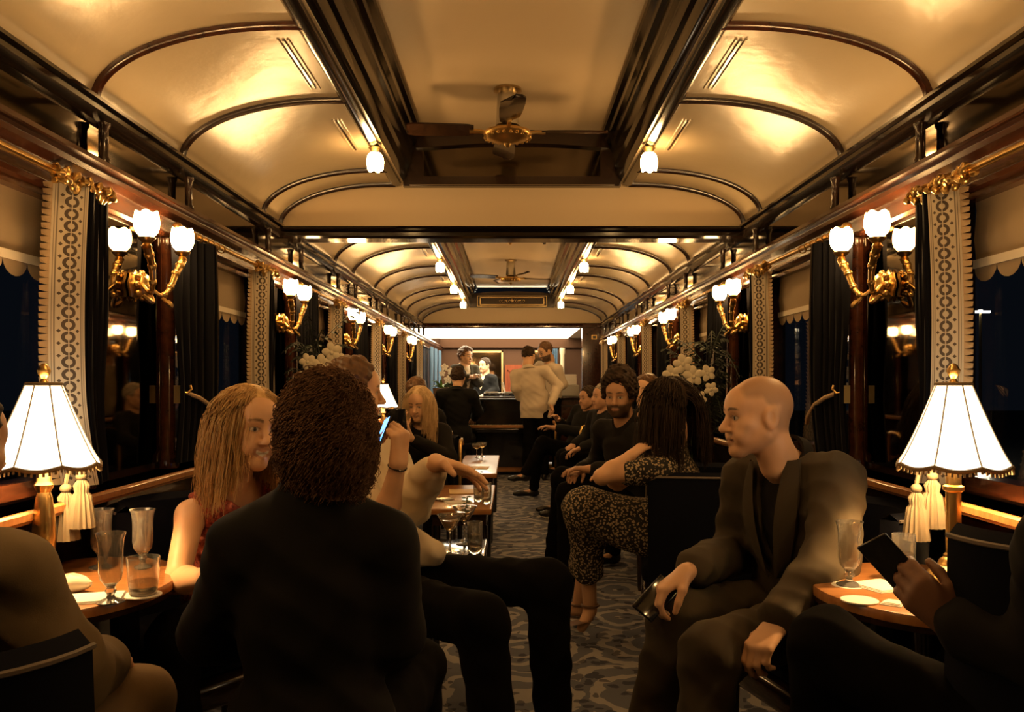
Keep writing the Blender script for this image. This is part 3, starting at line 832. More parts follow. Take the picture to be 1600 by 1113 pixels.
# ---------------------------------------------------------------- glasses and small things on the tables
M['water'] = thin_glass('drink', (.88, .82, .68), .0, 1.33, .03)
M['drink'] = thin_glass('amber_drink', (.75, .62, .40), .0, 1.33, .03)
def shell(prof_out, th):
    return prof_out + [(max(r-th, .001), z) for r, z in reversed(prof_out[1:])]
def make_glass(kind):
    name = {'footed': 'beer_glass', 'tumbler': 'tumbler', 'coupe': 'coupe_glass', 'highball': 'highball_glass', 'martini': 'cocktail_glass'}[kind]
    t = thing(name, '', 'glass')
    if kind == 'footed':
        MB().lathe([(.033, 0), (.034, .003), (.012, .010), (.008, .018), (.014, .028), (.009, .038)], n=24).build('foot', M['glass'], t)
        bowl = [(.009, .036), (.016, .045), (.025, .056), (.0285, .075), (.0285, .13), (.031, .155), (.036, .170)]
        liq = None
    elif kind == 'tumbler':
        bowl = [(.030, 0), (.034, .004), (.037, .03), (.041, .095)]; liq = [(.030, .010), (.033, .012), (.0345, .035)]
    elif kind == 'highball':
        bowl = [(.026, 0), (.029, .004), (.030, .05), (.031, .125)]; liq = [(.025, .008), (.027, .010), (.0275, .075)]
    elif kind == 'coupe':
        MB().lathe([(.034, 0), (.034, .002), (.008, .006), (.0045, .02), (.0045, .075), (.007, .085)], n=20).build('stem', M['glass'], t)
        bowl = [(.006, .084), (.025, .092), (.042, .108), (.049, .128), (.050, .138)]; liq = [(.008, .088), (.024, .095), (.041, .112), (.045, .118)]
    else:
        MB().lathe([(.036, 0), (.036, .002), (.008, .006), (.0045, .02), (.0045, .085), (.007, .09)], n=20).build('stem', M['glass'], t)
        bowl = [(.006, .088), (.022, .105), (.047, .15), (.052, .158)]; liq = [(.008, .093), (.022, .109), (.038, .137)]
    MB().lathe(shell(bowl, .0018), n=28).build('bowl', M['glass'], t)
    if liq: MB().lathe(liq, n=20).build('drink', M['drink'] if kind in ('coupe', 'martini') else M['water'], t)
    return t
gl = {}
def glass(kind, px, py, d, z, lab, grp=None):
    p = at(px, py, d)
    if kind not in gl: r = gl[kind] = make_glass(kind)
    else: r = dup(gl[kind], (0, 0, 0))
    if 'group' in r: del r['group']
    r.location = (p.x, d, z); tag(r, lab, None, grp)
    return r
G1 = 'glasses on the left table'
glass('footed', 173, 0, 2.12, .715, 'tall footed glass nearest the camera on the left table', G1)
glass('footed', 158, 0, 2.52, .715, 'tall footed glass behind the nearest one on the left table', G1)
glass('footed', 223, 0, 2.52, .715, 'tall footed glass closest to the bare arm on the left table', G1)
glass('tumbler', 224, 0, 2.20, .715, 'low tumbler at the rim of the left table', G1)
G2 = 'glasses on the right table'
glass('footed', 1327, 0, 2.30, .715, 'footed glass beside the napkins on the right table', G2)
glass('highball', 1412, 0, 2.36, .715, 'straight glass next to the lamp foot on the right table', G2)
G3 = 'cocktail glasses by the crossed legs'
glass('martini', 703, 0, 3.40, .58, 'wide cocktail glass left of the herb garnish, black table', G3)
glass('martini', 726, 0, 3.62, .58, 'cocktail glass with green herb garnish on the black table', G3)
glass('highball', 742, 0, 3.42, .58, 'small straight glass at the edge of the black table', G3)
glass('highball', 748, 0, 5.15, .55, 'tall glass with a green sprig on the wooden table', 'glasses on the wooden table')
glass('highball', 760, 0, 5.05, .55, 'plain straight glass at the corner of the wooden table', 'glasses on the wooden table')
glass('coupe', 745, 0, 8.2, .55, 'left coupe glass on the farther wooden table', 'coupe glasses on the farther table')
glass('coupe', 753, 0, 8.35, .55, 'right coupe glass on the farther wooden table', 'coupe glasses on the farther table')
glass('tumbler', 895, 0, 10.35, .80, 'small glass on the low table right of the waiter')
def sprig(p, h, lab):
    mb = MB(); mb.tube([p, p+Vector((.004, 0, h*.5)), p+Vector((.012, .0, h))], .0016, 5)
    for k in range(14):
        q = p+Vector((.008*k/14, 0, h*(.35+.65*k/14))); a = k*2.4
        mb.ball(q+Vector((.011*math.cos(a), .011*math.sin(a), .004)), (.011, .005, .003), 6, mtx=Matrix.Rotation(a, 4, 'Z'))
    return tag(mb.build('herb_sprig', M['leaf']), lab, 'garnish')
p = at(726, 0, 3.62); sprig(Vector((p.x, p.y, .68)), .10, 'green herb sprig standing in the cocktail glass on the black table')
p = at(748, 0, 5.15); sprig(Vector((p.x, p.y, .56)), .17, 'green sprig standing in the tall glass on the wooden table')

def napkin(px, d, sx, sy, rz, lab, z=.715, m='white', grp='white paper napkins'):
    p = at(px, 0, d); mb = MB()
    for k in range(3):
        q = .004*k
        mb.rbox((-sx/2+q, -sy/2+q*.6, .0+.0022*k), (sx/2-q*.3, sy/2-q, .0021+.0022*k), .0008)
    o = mb.build('paper_napkin', M[m]); o.location = (p.x, d, z); o.rotation_euler = (0, 0, rz)
    return tag(o, lab, 'napkin', grp)
napkin(146, 2.15, .14, .11, .3, 'white paper napkin beside the nearest glass, left table')
napkin(1375, 2.28, .115, .12, .4, 'folded white napkin behind the coaster on the right table')
napkin(1395, 2.10, .05, .05, .9, 'small white napkin corner near the dark hand, right table')
napkin(716, 5.1, .16, .12, .2, 'white folded paper near the edge of the wooden table', z=.55)
def disc(px, d, r, lab, z=.715):
    p = at(px, 0, d)
    o = MB().lathe([(r*.98, 0), (r, .001), (r, .003), (r*.98, .004)], n=28).build('paper_coaster', M['white']); o.location = (p.x, d, z)
    return tag(o, lab, 'coaster', 'white round coasters')
disc(1343, 2.13, .045, 'white round coaster at the front of the right table')
disc(222, 2.20, .048, 'white round coaster under the tumbler on the left table', z=.7148 - .0035)
disc(1327, 2.30, .046, 'white round coaster under the footed glass, right table', z=.7148 - .0035)
# crumpled beige paper on the left table
mb = MB(); rr = random.Random(3); p = at(108, 0, 2.22)
for k in range(3):
    rows = [[(.05*math.cos(a)*math.sin(t)*(1+.25*math.sin(3*a+k)), .04*math.sin(a)*math.sin(t)*(1+.2*math.cos(4*a)), .022-.022*math.cos(t)*(1+.2*math.sin(5*a))) for a in np.linspace(0, 2*PI, 18)] for t in np.linspace(0.02, PI-.02, 8)]
mb.grid(rows); o = mb.build('crumpled_paper', M['paper']); o.location = (p.x, 2.22, .716)
tag(o, 'crumpled beige paper on the left table near the jacketed shoulder', 'paper')
# menus on the wooden tables
for i, (px, d, rz, z, lab) in enumerate(((750, 5.6, .1, .55, 'yellowish open menu lying on the nearer wooden table'), (752, 7.2, -.05, .55, 'yellowish menu folder lying on the farther wooden table'))):
    p = at(px, 0, d); mb = MB()
    mb.rbox((-.17, -.11, 0), (-.004, .11, .007), .003); mb.rbox((.004, -.11, 0), (.09, .11, .007), .003); mb.box((-.006, -.11, 0), (.006, .11, .004))
    M.setdefault('menu', mat('menu_card', (.62, .42, .17), .6))
    o = mb.build('menu', M['menu']); o.location = (p.x-.03, d, z); o.rotation_euler = (0, 0, rz); tag(o, lab, 'menu', 'menus on the wooden tables')
o = MB().lathe([(.045, 0), (.06, .006), (.062, .010), (.04, .006)], n=20).build('small_dish', M['steel']); p = at(694, 0, 5.2); o.location = (p.x, 5.2, .55)
tag(o, 'small metal dish at the far left of the wooden table', 'dish')

# ---------------------------------------------------------------- armchairs
def make_armchair(brass=True, h=.84, tub=False):
    t = thing('armchair', '', 'chair')
    W_ = .29
    rows = []
    def shell_row(z, lean):
        r = []
        for a in np.linspace(PI*1.0, PI*2.0, 21):
            r.append((W_*math.cos(a), -.02+.26*math.sin(a)*1.0-lean, z))
        if tub: r = [(-W_, .24, z), (-W_, .12, z)] + r + [(W_, .12, z), (W_, .24, z)]
        return r
    out = []
    for z in np.linspace(.30, h, 9):
        lean = .06*(z-.3)
        out.append((z, lean))
    mb = MB(); n = 21
    outer = [[(x*1.0, y, z) for x, y, _ in shell_row(z, l)] for z, l in out]
    inner = [[(x*.80, (y*.80+.01) if y < 0 else y, z) for x, y, _ in shell_row(z, l)] for z, l in out]
    top = [[((a[0]+b_[0])/2, (a[1]+b_[1])/2, h+.02) for a, b_ in zip(outer[-1], inner[-1])]]
    mb.grid(outer + top + inner[::-1])
    mb.grid([[r[0] for r in outer], [r[0] for r in inner]]); mb.grid([[r[-1] for r in outer], [r[-1] for r in inner]])
    mb.build('backrest', M['navy_velvet'], t)
    MB().tube([(a[0]*1.01, a[1]*1.01, h) for a in outer[-1]]+([(W_*1.01, .245, .5), (W_*1.01, .245, .30)] if tub else []), .005, 6).build('piping', M['piping'], t)
    MB().rbox((-.24, -.22, .34), (.24, .27, .46), .05).build('seat', M['navy_velvet'], t)
    MB().rbox((-.25, -.23, .24), (.25, .27, .335), .03).build('seat_frame', M['darkwood'], t)
    for a in (-1, 1):
        for b_ in (-.19, .22):
            MB().lathe([(.014, 0), (.018, .02), (.024, .24)], (a*.21, b_, 0), 10).build('leg', M['darkwood'], t)
    if brass:
        for a in (-1, 1):
            MB().tube([(a*.29, -.04, .80), (a*.29, .04, .835), (a*.29, .16, .84), (a*.29, .205, .825), (a*.29, .225, .78), (a*.285, .235, .33)], .013, 8).build('brass_arm', M['brass'], t)
    return t
arm0 = make_armchair(); arm1 = make_armchair(False); arm2 = make_armchair(False, tub=True)
used = set()
def armchair(x, y, rz, lab, brass=True, sc=1.0):
    b0 = arm2 if brass == 2 else arm0 if brass else arm1
    r = b0 if b0.name not in used else dup(b0, (x, y, 0), rz)
    used.add(b0.name)
    r.location = (x, y, 0); r.rotation_euler = (0, 0, rz); r.scale = (1, 1, sc)
    return tag(r, lab, None, 'dark velvet armchairs')

# ---------------------------------------------------------------- piano, bar counter and what stands on it
t = thing('upright_piano', 'black upright piano with brown key slip in front of the bar', 'piano', (-.40, 11.85, 0))
hw = .72
mb = MB().box((-hw, -.02, .0+.12), (hw, .27, 1.02)); mb.rbox((-hw-.02, -.06, 1.02), (hw+.02, .30, 1.05), .008)
for a in (-1, 1): mb.box((a*hw-.025, -.26, .64), (a*hw+.025, .28, .86))
mb.build('case', M['black'], t, smooth=False)
MB().rbox((-hw+.02, -.28, .60), (hw-.02, .0, .66), .01).build('key_bed', M['black'], t)
MB().box((-hw+.04, -.29, .665), (hw-.04, -.262, .70)).build('key_slip', M['tablewood'], t, smooth=False)
M['keys'] = mat('ivory_keys', (.62, .54, .40), .35)
kb = MB()
for k in range(52): kb.box((-.62+.0238*k, -.26, .675), (-.62+.0238*k+.0225, -.12, .70))
for k in range(51):
    if k % 7 in (0, 1, 3, 4, 5): kb.box((-.62+.0238*k+.016, -.215, .70), (-.62+.0238*k+.029, -.12, .712), 1)
tag(kb.build('keyboard', [M['keys'], M['black']], t, smooth=False), kind='stuff')
MB().box((-hw+.03, -.12, .70), (hw-.03, -.02, .88)).build('fallboard', M['black'], t, smooth=False)
for a in (-1, 1):
    MB().box((a*(hw-.04)-.035, -.26, .03), (a*(hw-.04)+.035, -.19, .60)).box((a*(hw-.04)-.045, -.29, 0), (a*(hw-.04)+.045, .25, .05)).build('leg', M['black'], t, smooth=False)
for k in (-1, 0, 1): MB().rbox((-.015+.07*k, -.13, .06), (.015+.07*k, -.0, .075), .005).build('pedal', M['brass'], t)
MB().box((-hw, -.0, .05), (hw, .2, .12)).build('bottom_board', M['tablewood'], t, smooth=False)
t = thing('piano_stool', 'dark padded stool under the pianist in black', 'stool', (-.70, 11.0, 0))
MB().rbox((-.2, -.16, .42), (.2, .16, .50), .03).build('seat', M['navy_velvet'], t)
for a in (-1, 1):
    for b_ in (-1, 1): MB().lathe([(.014, 0), (.024, .42)], (a*.16, b_*.12, 0), 8).build('leg', M['black'], t)

t = thing('bar_counter', 'dark wooden bar counter crossing the saloon behind the piano', 'bar counter', (0, 12.75, 0))
MB().box((-1.33, -.25, .12), (1.05, .22, 1.03)).build('body', M['mahogany'], t, smooth=False)
MB().rbox((-1.34, -.32, 1.03), (1.06, .26, 1.075), .012).build('worktop', M['darkwood'], t)
mb = MB()
for k in range(5): frame_y(mb, -1.28+.46*k, -.88+.46*k, .25, .95, -.25, .03)
mb.build('panel_moulding', M['darkwood'], t, smooth=False)
MB().rbox((-1.33, -.33, .0), (1.05, -.1, .09), .01).build('brass_kick_plate', M['brass'], t)
MB().tube([(-1.3, -.36, .24), (1.0, -.36, .24)], .018, 8).build('foot_rail', M['brass'], t)

# potted white orchid on the bar at left
def orchid_flower(mb, c, r, rot):
    for k in range(5):
        a = 2*PI*k/5+rot
        mb.ball(c+Vector((r*.55*math.cos(a), -.004, r*.55*math.sin(a))), (r*.55, r*.14, r*.42), 8, mtx=Matrix.Rotation(-a, 4, 'Y'))
    mb.ball(c+Vector((0, -r*.2, -r*.1)), (r*.22, r*.22, r*.25), 8)
def arching_leaf(mb, base, dirv, l, w, droop, mi=0):
    rows = []; side = Vector((-dirv.y, dirv.x, 0)).normalized()
    for u in np.linspace(0, 1, 9):
        p = base+dirv*l*u+Vector((0, 0, l*(1.1*u-droop*u*u)))
        ww = w*math.sin(PI*min(.97, .12+u*.86))
        rows.append([p-side*ww, p+Vector((0, 0, -ww*.35)), p+side*ww])
    mb.grid(rows, mi)
p = at(690, 612, 12.62)
t = thing('orchid_pot', 'potted white orchid with bright green leaves on the bar at left', 'plant', (p.x, 12.62, 1.075))
MB().lathe([(.10, 0), (.12, .01), (.13, .11), (.135, .12), (.11, .11)], n=20).build('pot', M['terracotta'], t)
mb = MB(); rr = random.Random(5)
for k in range(34):
    a = rr.uniform(0, 2*PI); arching_leaf(mb, Vector((0, 0, .10)), Vector((math.cos(a), math.sin(a)*.7, 0)), rr.uniform(.12, .26), .018, rr.uniform(.5, 1.3))
mb.build('leaves', M['brightleaf'], t)
for c, r in (((.05, -.1, .42), .075), ((.14, -.1, .36), .07), ((.10, -.1, .24), .08), ((.02, -.12, .33), .06)):
    mb = MB(); orchid_flower(mb, Vector(c), r*.72, .3); mb.build('flower', M['white'], t)
MB().tube([(0, 0, .1), (.0, -.06, .3), (.06, -.08, .42), (.14, -.08, .36)], .005, 6).build('flower_stalk', M['brightleaf'], t)
# grey box with white napkins, black trays and a white dish on the bar
p = at(890, 606, 12.7)
o = MB().rbox((-.14, -.1, 0), (.14, .1, .16), .012).box((-.12, -.08, .16), (.12, .08, .165)).build('grey_box', M['steel']); o.location = (p.x, 12.7, 1.075); tag(o, 'grey metal box on the bar right of the white jackets', 'box')
M.setdefault('greybox', mat('grey_box', (.34, .31, .26), .6)); o.data.materials[0] = M['greybox']
mb = MB()
for k in range(14): mb.rbox((-.10+.004*(k % 3), -.07, .011*k), (.10-.005*(k % 2), .07, .011*k+.0095), .003)
o = mb.build('napkin_stack', M['white']); o.location = (p.x, 12.7, 1.241); tag(o, 'stack of white napkins on top of the grey metal box', 'napkin')
for k, (px, lab) in enumerate(((768, 'left of two black trays side by side on the bar'), (798, 'right of two black trays side by side on the bar'))):
    p = at(px, 0, 12.6); o = MB().rbox((-.12, -.09, 0), (.12, .09, .05), .012).build('black_tray', M['black'])
    q = MB()
    for j in range(3): q.rbox((-.09, -.06, .05+.006*j), (.09, .06, .055+.006*j), .002)
    o.location = (p.x, 12.6, 1.075); q.build('white_papers', M['white'], o); tag(o, lab, 'tray', 'black trays on the bar')
p = at(790, 0, 12.85); t = thing('white_dish', 'white dish with an upright white spoon on the bar by the red door', 'dish', (p.x, 12.85, 1.075))
MB().lathe([(.07, 0), (.10, .03), (.13, .05), (.12, .052), (.08, .02)], n=20).build('bowl', M['white'], t)
MB().tube([(-.0, 0, .03), (-.03, 0, .13), (-.045, 0, .20)], [.010, .014, .016], 8).build('spoon', M['white'], t)

# ---------------------------------------------------------------- tall potted plants with orchids by the cross arch
M['fern'] = mat('dark_fern', (.016, .024, .012), .6)
for s in (-1, 1):
    px = 490 if s < 0 else 1110
    p = at(px, 600, 4.95)
    t = thing('potted_palm', 'tall dark leafy plant before the mirror at the %s end of the cross arch' % SIDE[s], 'plant', (p.x, 4.95, 0), 0, 'tall dark plants by the arch')
    MB().lathe([(.11, 0), (.12, .02), (.13, .25), (.14, .30), (.12, .30)], n=18).build('pot', M['terracotta'], t)
    MB().tube([(0, 0, .28), (.01, 0, .7), (0, .01, 1.15), (s*.02, 0, 1.45)], [.025, .02, .016, .01], 8).build('stem', M['darkwood'], t)
    mb = MB(); rr = random.Random(11+s)
    for k in range(46):
        a = rr.uniform(0, 2*PI); b0 = Vector((0, 0, rr.uniform(.85, 1.45))); L_ = rr.uniform(.16, .30)
        dv = Vector((math.cos(a)*(1 if math.cos(a)*s < 0 else .5), math.sin(a), 0)); dr = rr.uniform(.3, 1.5)
        pts = [b0+dv*L_*u+Vector((0, 0, L_*(1.3*u-dr*u*u))) for u in np.linspace(0, 1, 8)]
        mb.tube(pts, .003, 4)
        for u in range(1, 8):
            side = Vector((-dv.y, dv.x, 0)).normalized()
            for e in (-1, 1):
                q0 = pts[u]; q1 = q0+side*e*.055*(1-u/10)+dv*.03+Vector((0, 0, -.02))
                mb.add([q0, q0+(q1-q0)*.5+Vector((0, 0, .008))+dv*.008, q1, q0+(q1-q0)*.5-dv*.008], [(0, 1, 2, 3)])
    tag(mb.build('fronds', M['fern'], t, smooth=False), kind=None)
    fx = at(510, 575, 4.62) if s < 0 else at(1076, 593, 4.62)
    o = thing('white_orchid', 'spray of white orchid flowers by the dark plant, %s side' % SIDE[s], 'flower', (fx.x, fx.y, .0), 0, 'white orchids by the arch')
    MB().lathe([(.05, .0), (.06, .02), (.075, .16), (.06, .16)], n=14).build('pot', M['white'], o)
    MB().tube([(0, 0, .14), (s*.02, 0, .7), (0, 0, fx.z+.10), (-s*.06, 0, fx.z+.05)], .005, 6).build('flower_stalk', M['leaf'], o)
    for dx, dz, r in ((-.095, .03, .047), (-.035, .085, .05), (.02, .02, .052), (-.045, -.035, .046), (.095, .035, .042), (.115, -.05, .036), (.05, -.10, .04)):
        mb = MB(); orchid_flower(mb, Vector((dx*(1 if s > 0 else -1), -.02, fx.z+dz)), r, dx*20); mb.build('flower', M['petal'], o)

# ---------------------------------------------------------------- figures: smooth-blended bodies meshed in numpy
def V(*a): return np.array(a, dtype=float)
def unit(v): v = np.asarray(v, float); return v/np.linalg.norm(v)
def cone(a, b, ra, rb, k=.02, op='+'): return (op, 'c', (np.asarray(a, float), np.asarray(b, float), ra, rb), k)
def ell(c, R, rad, k=.02, op='+'): return (op, 'e', (np.asarray(c, float), np.asarray(R, float), np.asarray(rad, float)), k)
def ball_(c, r, k=.02, op='+'): return cone(c, np.asarray(c, float)+V(0, 0, 1e-4), r, r, k, op)
def half(p, n, k=.01): return ('-', 'h', (np.asarray(p, float), unit(n)), k)        # removes the side n points to
def prim_d(kind, q, P):
    if kind == 'c':
        a, b, ra, rb = q; ab = b-a; pa = P-a
        t = np.clip((pa@ab)/(ab@ab), 0, 1)
        return np.linalg.norm(pa-t[..., None]*ab, axis=-1)-(ra+(rb-ra)*t)
    if kind == 'e':
        c, R, r = q; L = (P-c)@R.T
        k0 = np.linalg.norm(L/r, axis=-1); k1 = np.linalg.norm(L/(r*r), axis=-1)
        return k0*(k0-1)/np.maximum(k1, 1e-6)
    p, n = q
    return -((P-p)@n)
def prim_box(kind, q):
    if kind == 'c':
        a, b, ra, rb = q; r = max(ra, rb); return np.minimum(a, b)-r, np.maximum(a, b)+r
    if kind == 'e':
        c, R, r = q; e = np.sqrt(((R*r[:, None])**2).sum(0)); return c-e, c+e
    return None
def fold(prims, P, cells=None, centres=None, pad=0):
    d = np.full(P.shape[:-1], 1.0)
    for op, kind, q, k in prims:
        m = slice(None)
        if centres is not None and kind != 'h':
            lo, hi = prim_box(kind, q); g = pad+k
            m = np.nonzero(((centres > lo-g) & (centres < hi+g)).all(1))[0]
            if len(m) == 0: continue
        v = prim_d(kind, q, P[m]); o = d[m]
        if op == '+':
            h = np.maximum(k-np.abs(o-v), 0)/k; d[m] = np.minimum(o, v)-h*h*k*.25
        else:
            v = -v; h = np.maximum(k-np.abs(o-v), 0)/k; d[m] = np.maximum(o, v)+h*h*k*.25
    return d
def crumple(amp, f=18.0, seed=0):
    def g(P):
        x, y, z = P[..., 0]*f+seed, P[..., 1]*f+seed*2, P[..., 2]*f
        a = np.sin(x+1.7*np.sin(.6*y+.9*z))*np.cos(.8*z+1.3*np.sin(.7*x))+.5*np.sin(2.1*y+1.1*x+1.5*np.sin(z))*np.cos(1.9*z-.6*y)
        b = np.abs(np.sin(1.1*x+1.6*z+1.4*np.sin(.9*y+seed)))+np.abs(np.sin(1.5*y-1.3*z+1.2*np.sin(1.1*x)))-1.27
        return amp*(.7*a+.75*b)
    g.amp = amp*2.2
    return g
def sdf_mesh(prims, h, disp=None):
    """surface net of the blended shape; returns vertices and quads"""
    B = [prim_box(k, q) for op, k, q, _ in prims if op == '+']
    lo = np.min([b[0] for b in B], 0)-.04; hi = np.max([b[1] for b in B], 0)+.04
    n = 6; C = n*h
    nc = np.ceil((hi-lo)/C).astype(int)
    gx = np.stack(np.meshgrid(*[np.arange(c) for c in nc], indexing='ij'), -1).reshape(-1, 3)
    cen = lo+(gx+.5)*C
    d = fold(prims, cen); amp = disp.amp if disp else 0
    keep = np.abs(d) < C*1.25+amp
    S = np.repeat(np.repeat(np.repeat(np.where(d < 0, -1., 1.).reshape(nc).astype(np.float32), n, 0), n, 1), n, 2)
    kc = gx[keep]; off = np.stack(np.meshgrid(*[np.arange(n)]*3, indexing='ij'), -1).reshape(-1, 3)
    pts = lo+(kc[:, None, :]*n+off[None]+.5)*h
    val = fold(prims, pts, True, cen[keep], C*1.0)
    if disp: val = val+disp(pts)
    I = (kc[:, None, :]*n+off[None]).reshape(-1, 3)
    S[I[:, 0], I[:, 1], I[:, 2]] = val.reshape(-1)
    S[0] = 1; S[-1] = 1; S[:, 0] = 1; S[:, -1] = 1; S[:, :, 0] = 1; S[:, :, -1] = 1
    ins = S < 0
    cnt = np.zeros(np.array(S.shape)-1, np.int8)
    for i in (0, 1):
        for j in (0, 1):
            for k in (0, 1): cnt += ins[i:ins.shape[0]-1+i, j:ins.shape[1]-1+j, k:ins.shape[2]-1+k]
    act = np.argwhere((cnt > 0) & (cnt < 8))
    idx = np.full(cnt.shape, -1, np.int32); idx[act[:, 0], act[:, 1], act[:, 2]] = np.arange(len(act))
    acc = np.zeros((len(act), 3)); num = np.zeros(len(act))
    cor = [(i, j, k) for i in (0, 1) for j in (0, 1) for k in (0, 1)]
    sv = {c: S[act[:, 0]+c[0], act[:, 1]+c[1], act[:, 2]+c[2]] for c in cor}
    for c in cor:
        for ax in range(3):
            if c[ax]: continue
            e = list(c); e[ax] = 1; a, b = sv[c], sv[tuple(e)]
            m = (a < 0) != (b < 0); t = np.where(m, a/np.where(m, a-b, 1), 0)
            p = np.tile(np.array(c, float), (len(act), 1)); p[:, ax] += t
            acc += p*m[:, None]; num += m
    vs = lo+(act+acc/num[:, None]+.5)*h
    quads = []
    for ax in range(3):
        s0 = [slice(None)]*3; s1 = [slice(None)]*3; s0[ax] = slice(0, -1); s1[ax] = slice(1, None)
        a, b = ins[tuple(s0)], ins[tuple(s1)]
        E = np.argwhere(a != b); fl = a[E[:, 0], E[:, 1], E[:, 2]]
        u, w = (ax+1) % 3, (ax+2) % 3
        def c_(du, dw):
            q = E.copy(); q[:, u] -= du; q[:, w] -= dw; return idx[q[:, 0], q[:, 1], q[:, 2]]
        Q = np.stack([c_(1, 1), c_(0, 1), c_(0, 0), c_(1, 0)], 1)
        Q[~fl] = Q[~fl][:, ::-1]; quads.append(Q)
    Q = np.concatenate(quads); Q = Q[(Q >= 0).all(1)]
    # two light smoothing passes along the quads
    for _ in range(2):
        sm = np.zeros_like(vs); ct = np.zeros(len(vs))
        for a, b in ((0, 1), (1, 2), (2, 3), (3, 0)):
            np.add.at(sm, Q[:, a], vs[Q[:, b]]); np.add.at(ct, Q[:, a], 1)
        vs = vs*.5+.5*sm/np.maximum(ct, 1)[:, None]
    return vs, Q
def np_obj(name, vs, Q, mats, parent, origin, mi=None):
    me = bpy.data.meshes.new(name)
    k = Q.shape[1]
    me.vertices.add(len(vs)); me.vertices.foreach_set('co', (vs-origin).astype(np.float32).ravel())
    me.loops.add(Q.size); me.loops.foreach_set('vertex_index', Q.astype(np.int32).ravel())
    me.polygons.add(len(Q)); me.polygons.foreach_set('loop_start', np.arange(0, Q.size, k, dtype=np.int32))
    for m in (mats if isinstance(mats, (list, tuple)) else [mats]): me.materials.append(m)
    if mi is not None: me.polygons.foreach_set('material_index', mi.astype(np.int32))
    me.polygons.foreach_set('use_smooth', np.ones(len(Q), bool))
    me.update(calc_edges=True); me.validate()
    o = bpy.data.objects.new(name, me); COL.objects.link(o); o.parent = parent
    return o

def skin_mat(name, c, c2):
    """skin with lips, eyes, brows and stubble as a colour pattern stored on the mesh"""
    m = mat(name, c, .48, spec=.4, vary=(c2, 14, (1, 1, 1))); nt = m.node_tree; b = nt.nodes['Principled BSDF']
    src = b.inputs['Base Color'].links[0].from_socket
    at_ = nt.nodes.new('ShaderNodeAttribute'); at_.attribute_name = 'features'
    mx = nt.nodes.new('ShaderNodeMix'); mx.data_type = 'RGBA'
    nt.links.new(at_.outputs['Alpha'], mx.inputs[0]); nt.links.new(src, mx.inputs[6]); nt.links.new(at_.outputs['Color'], mx.inputs[7])
    nt.links.new(mx.outputs[2], b.inputs['Base Color']); return m
M['skin'] = skin_mat('skin', (.68, .395, .225), (.73, .44, .26))
M['skin_tan'] = skin_mat('tanned_skin', (.52, .285, .16), (.56, .31, .18))
M['skin_dark'] = skin_mat('brown_skin', (.20, .10, .06), (.24, .12, .07))

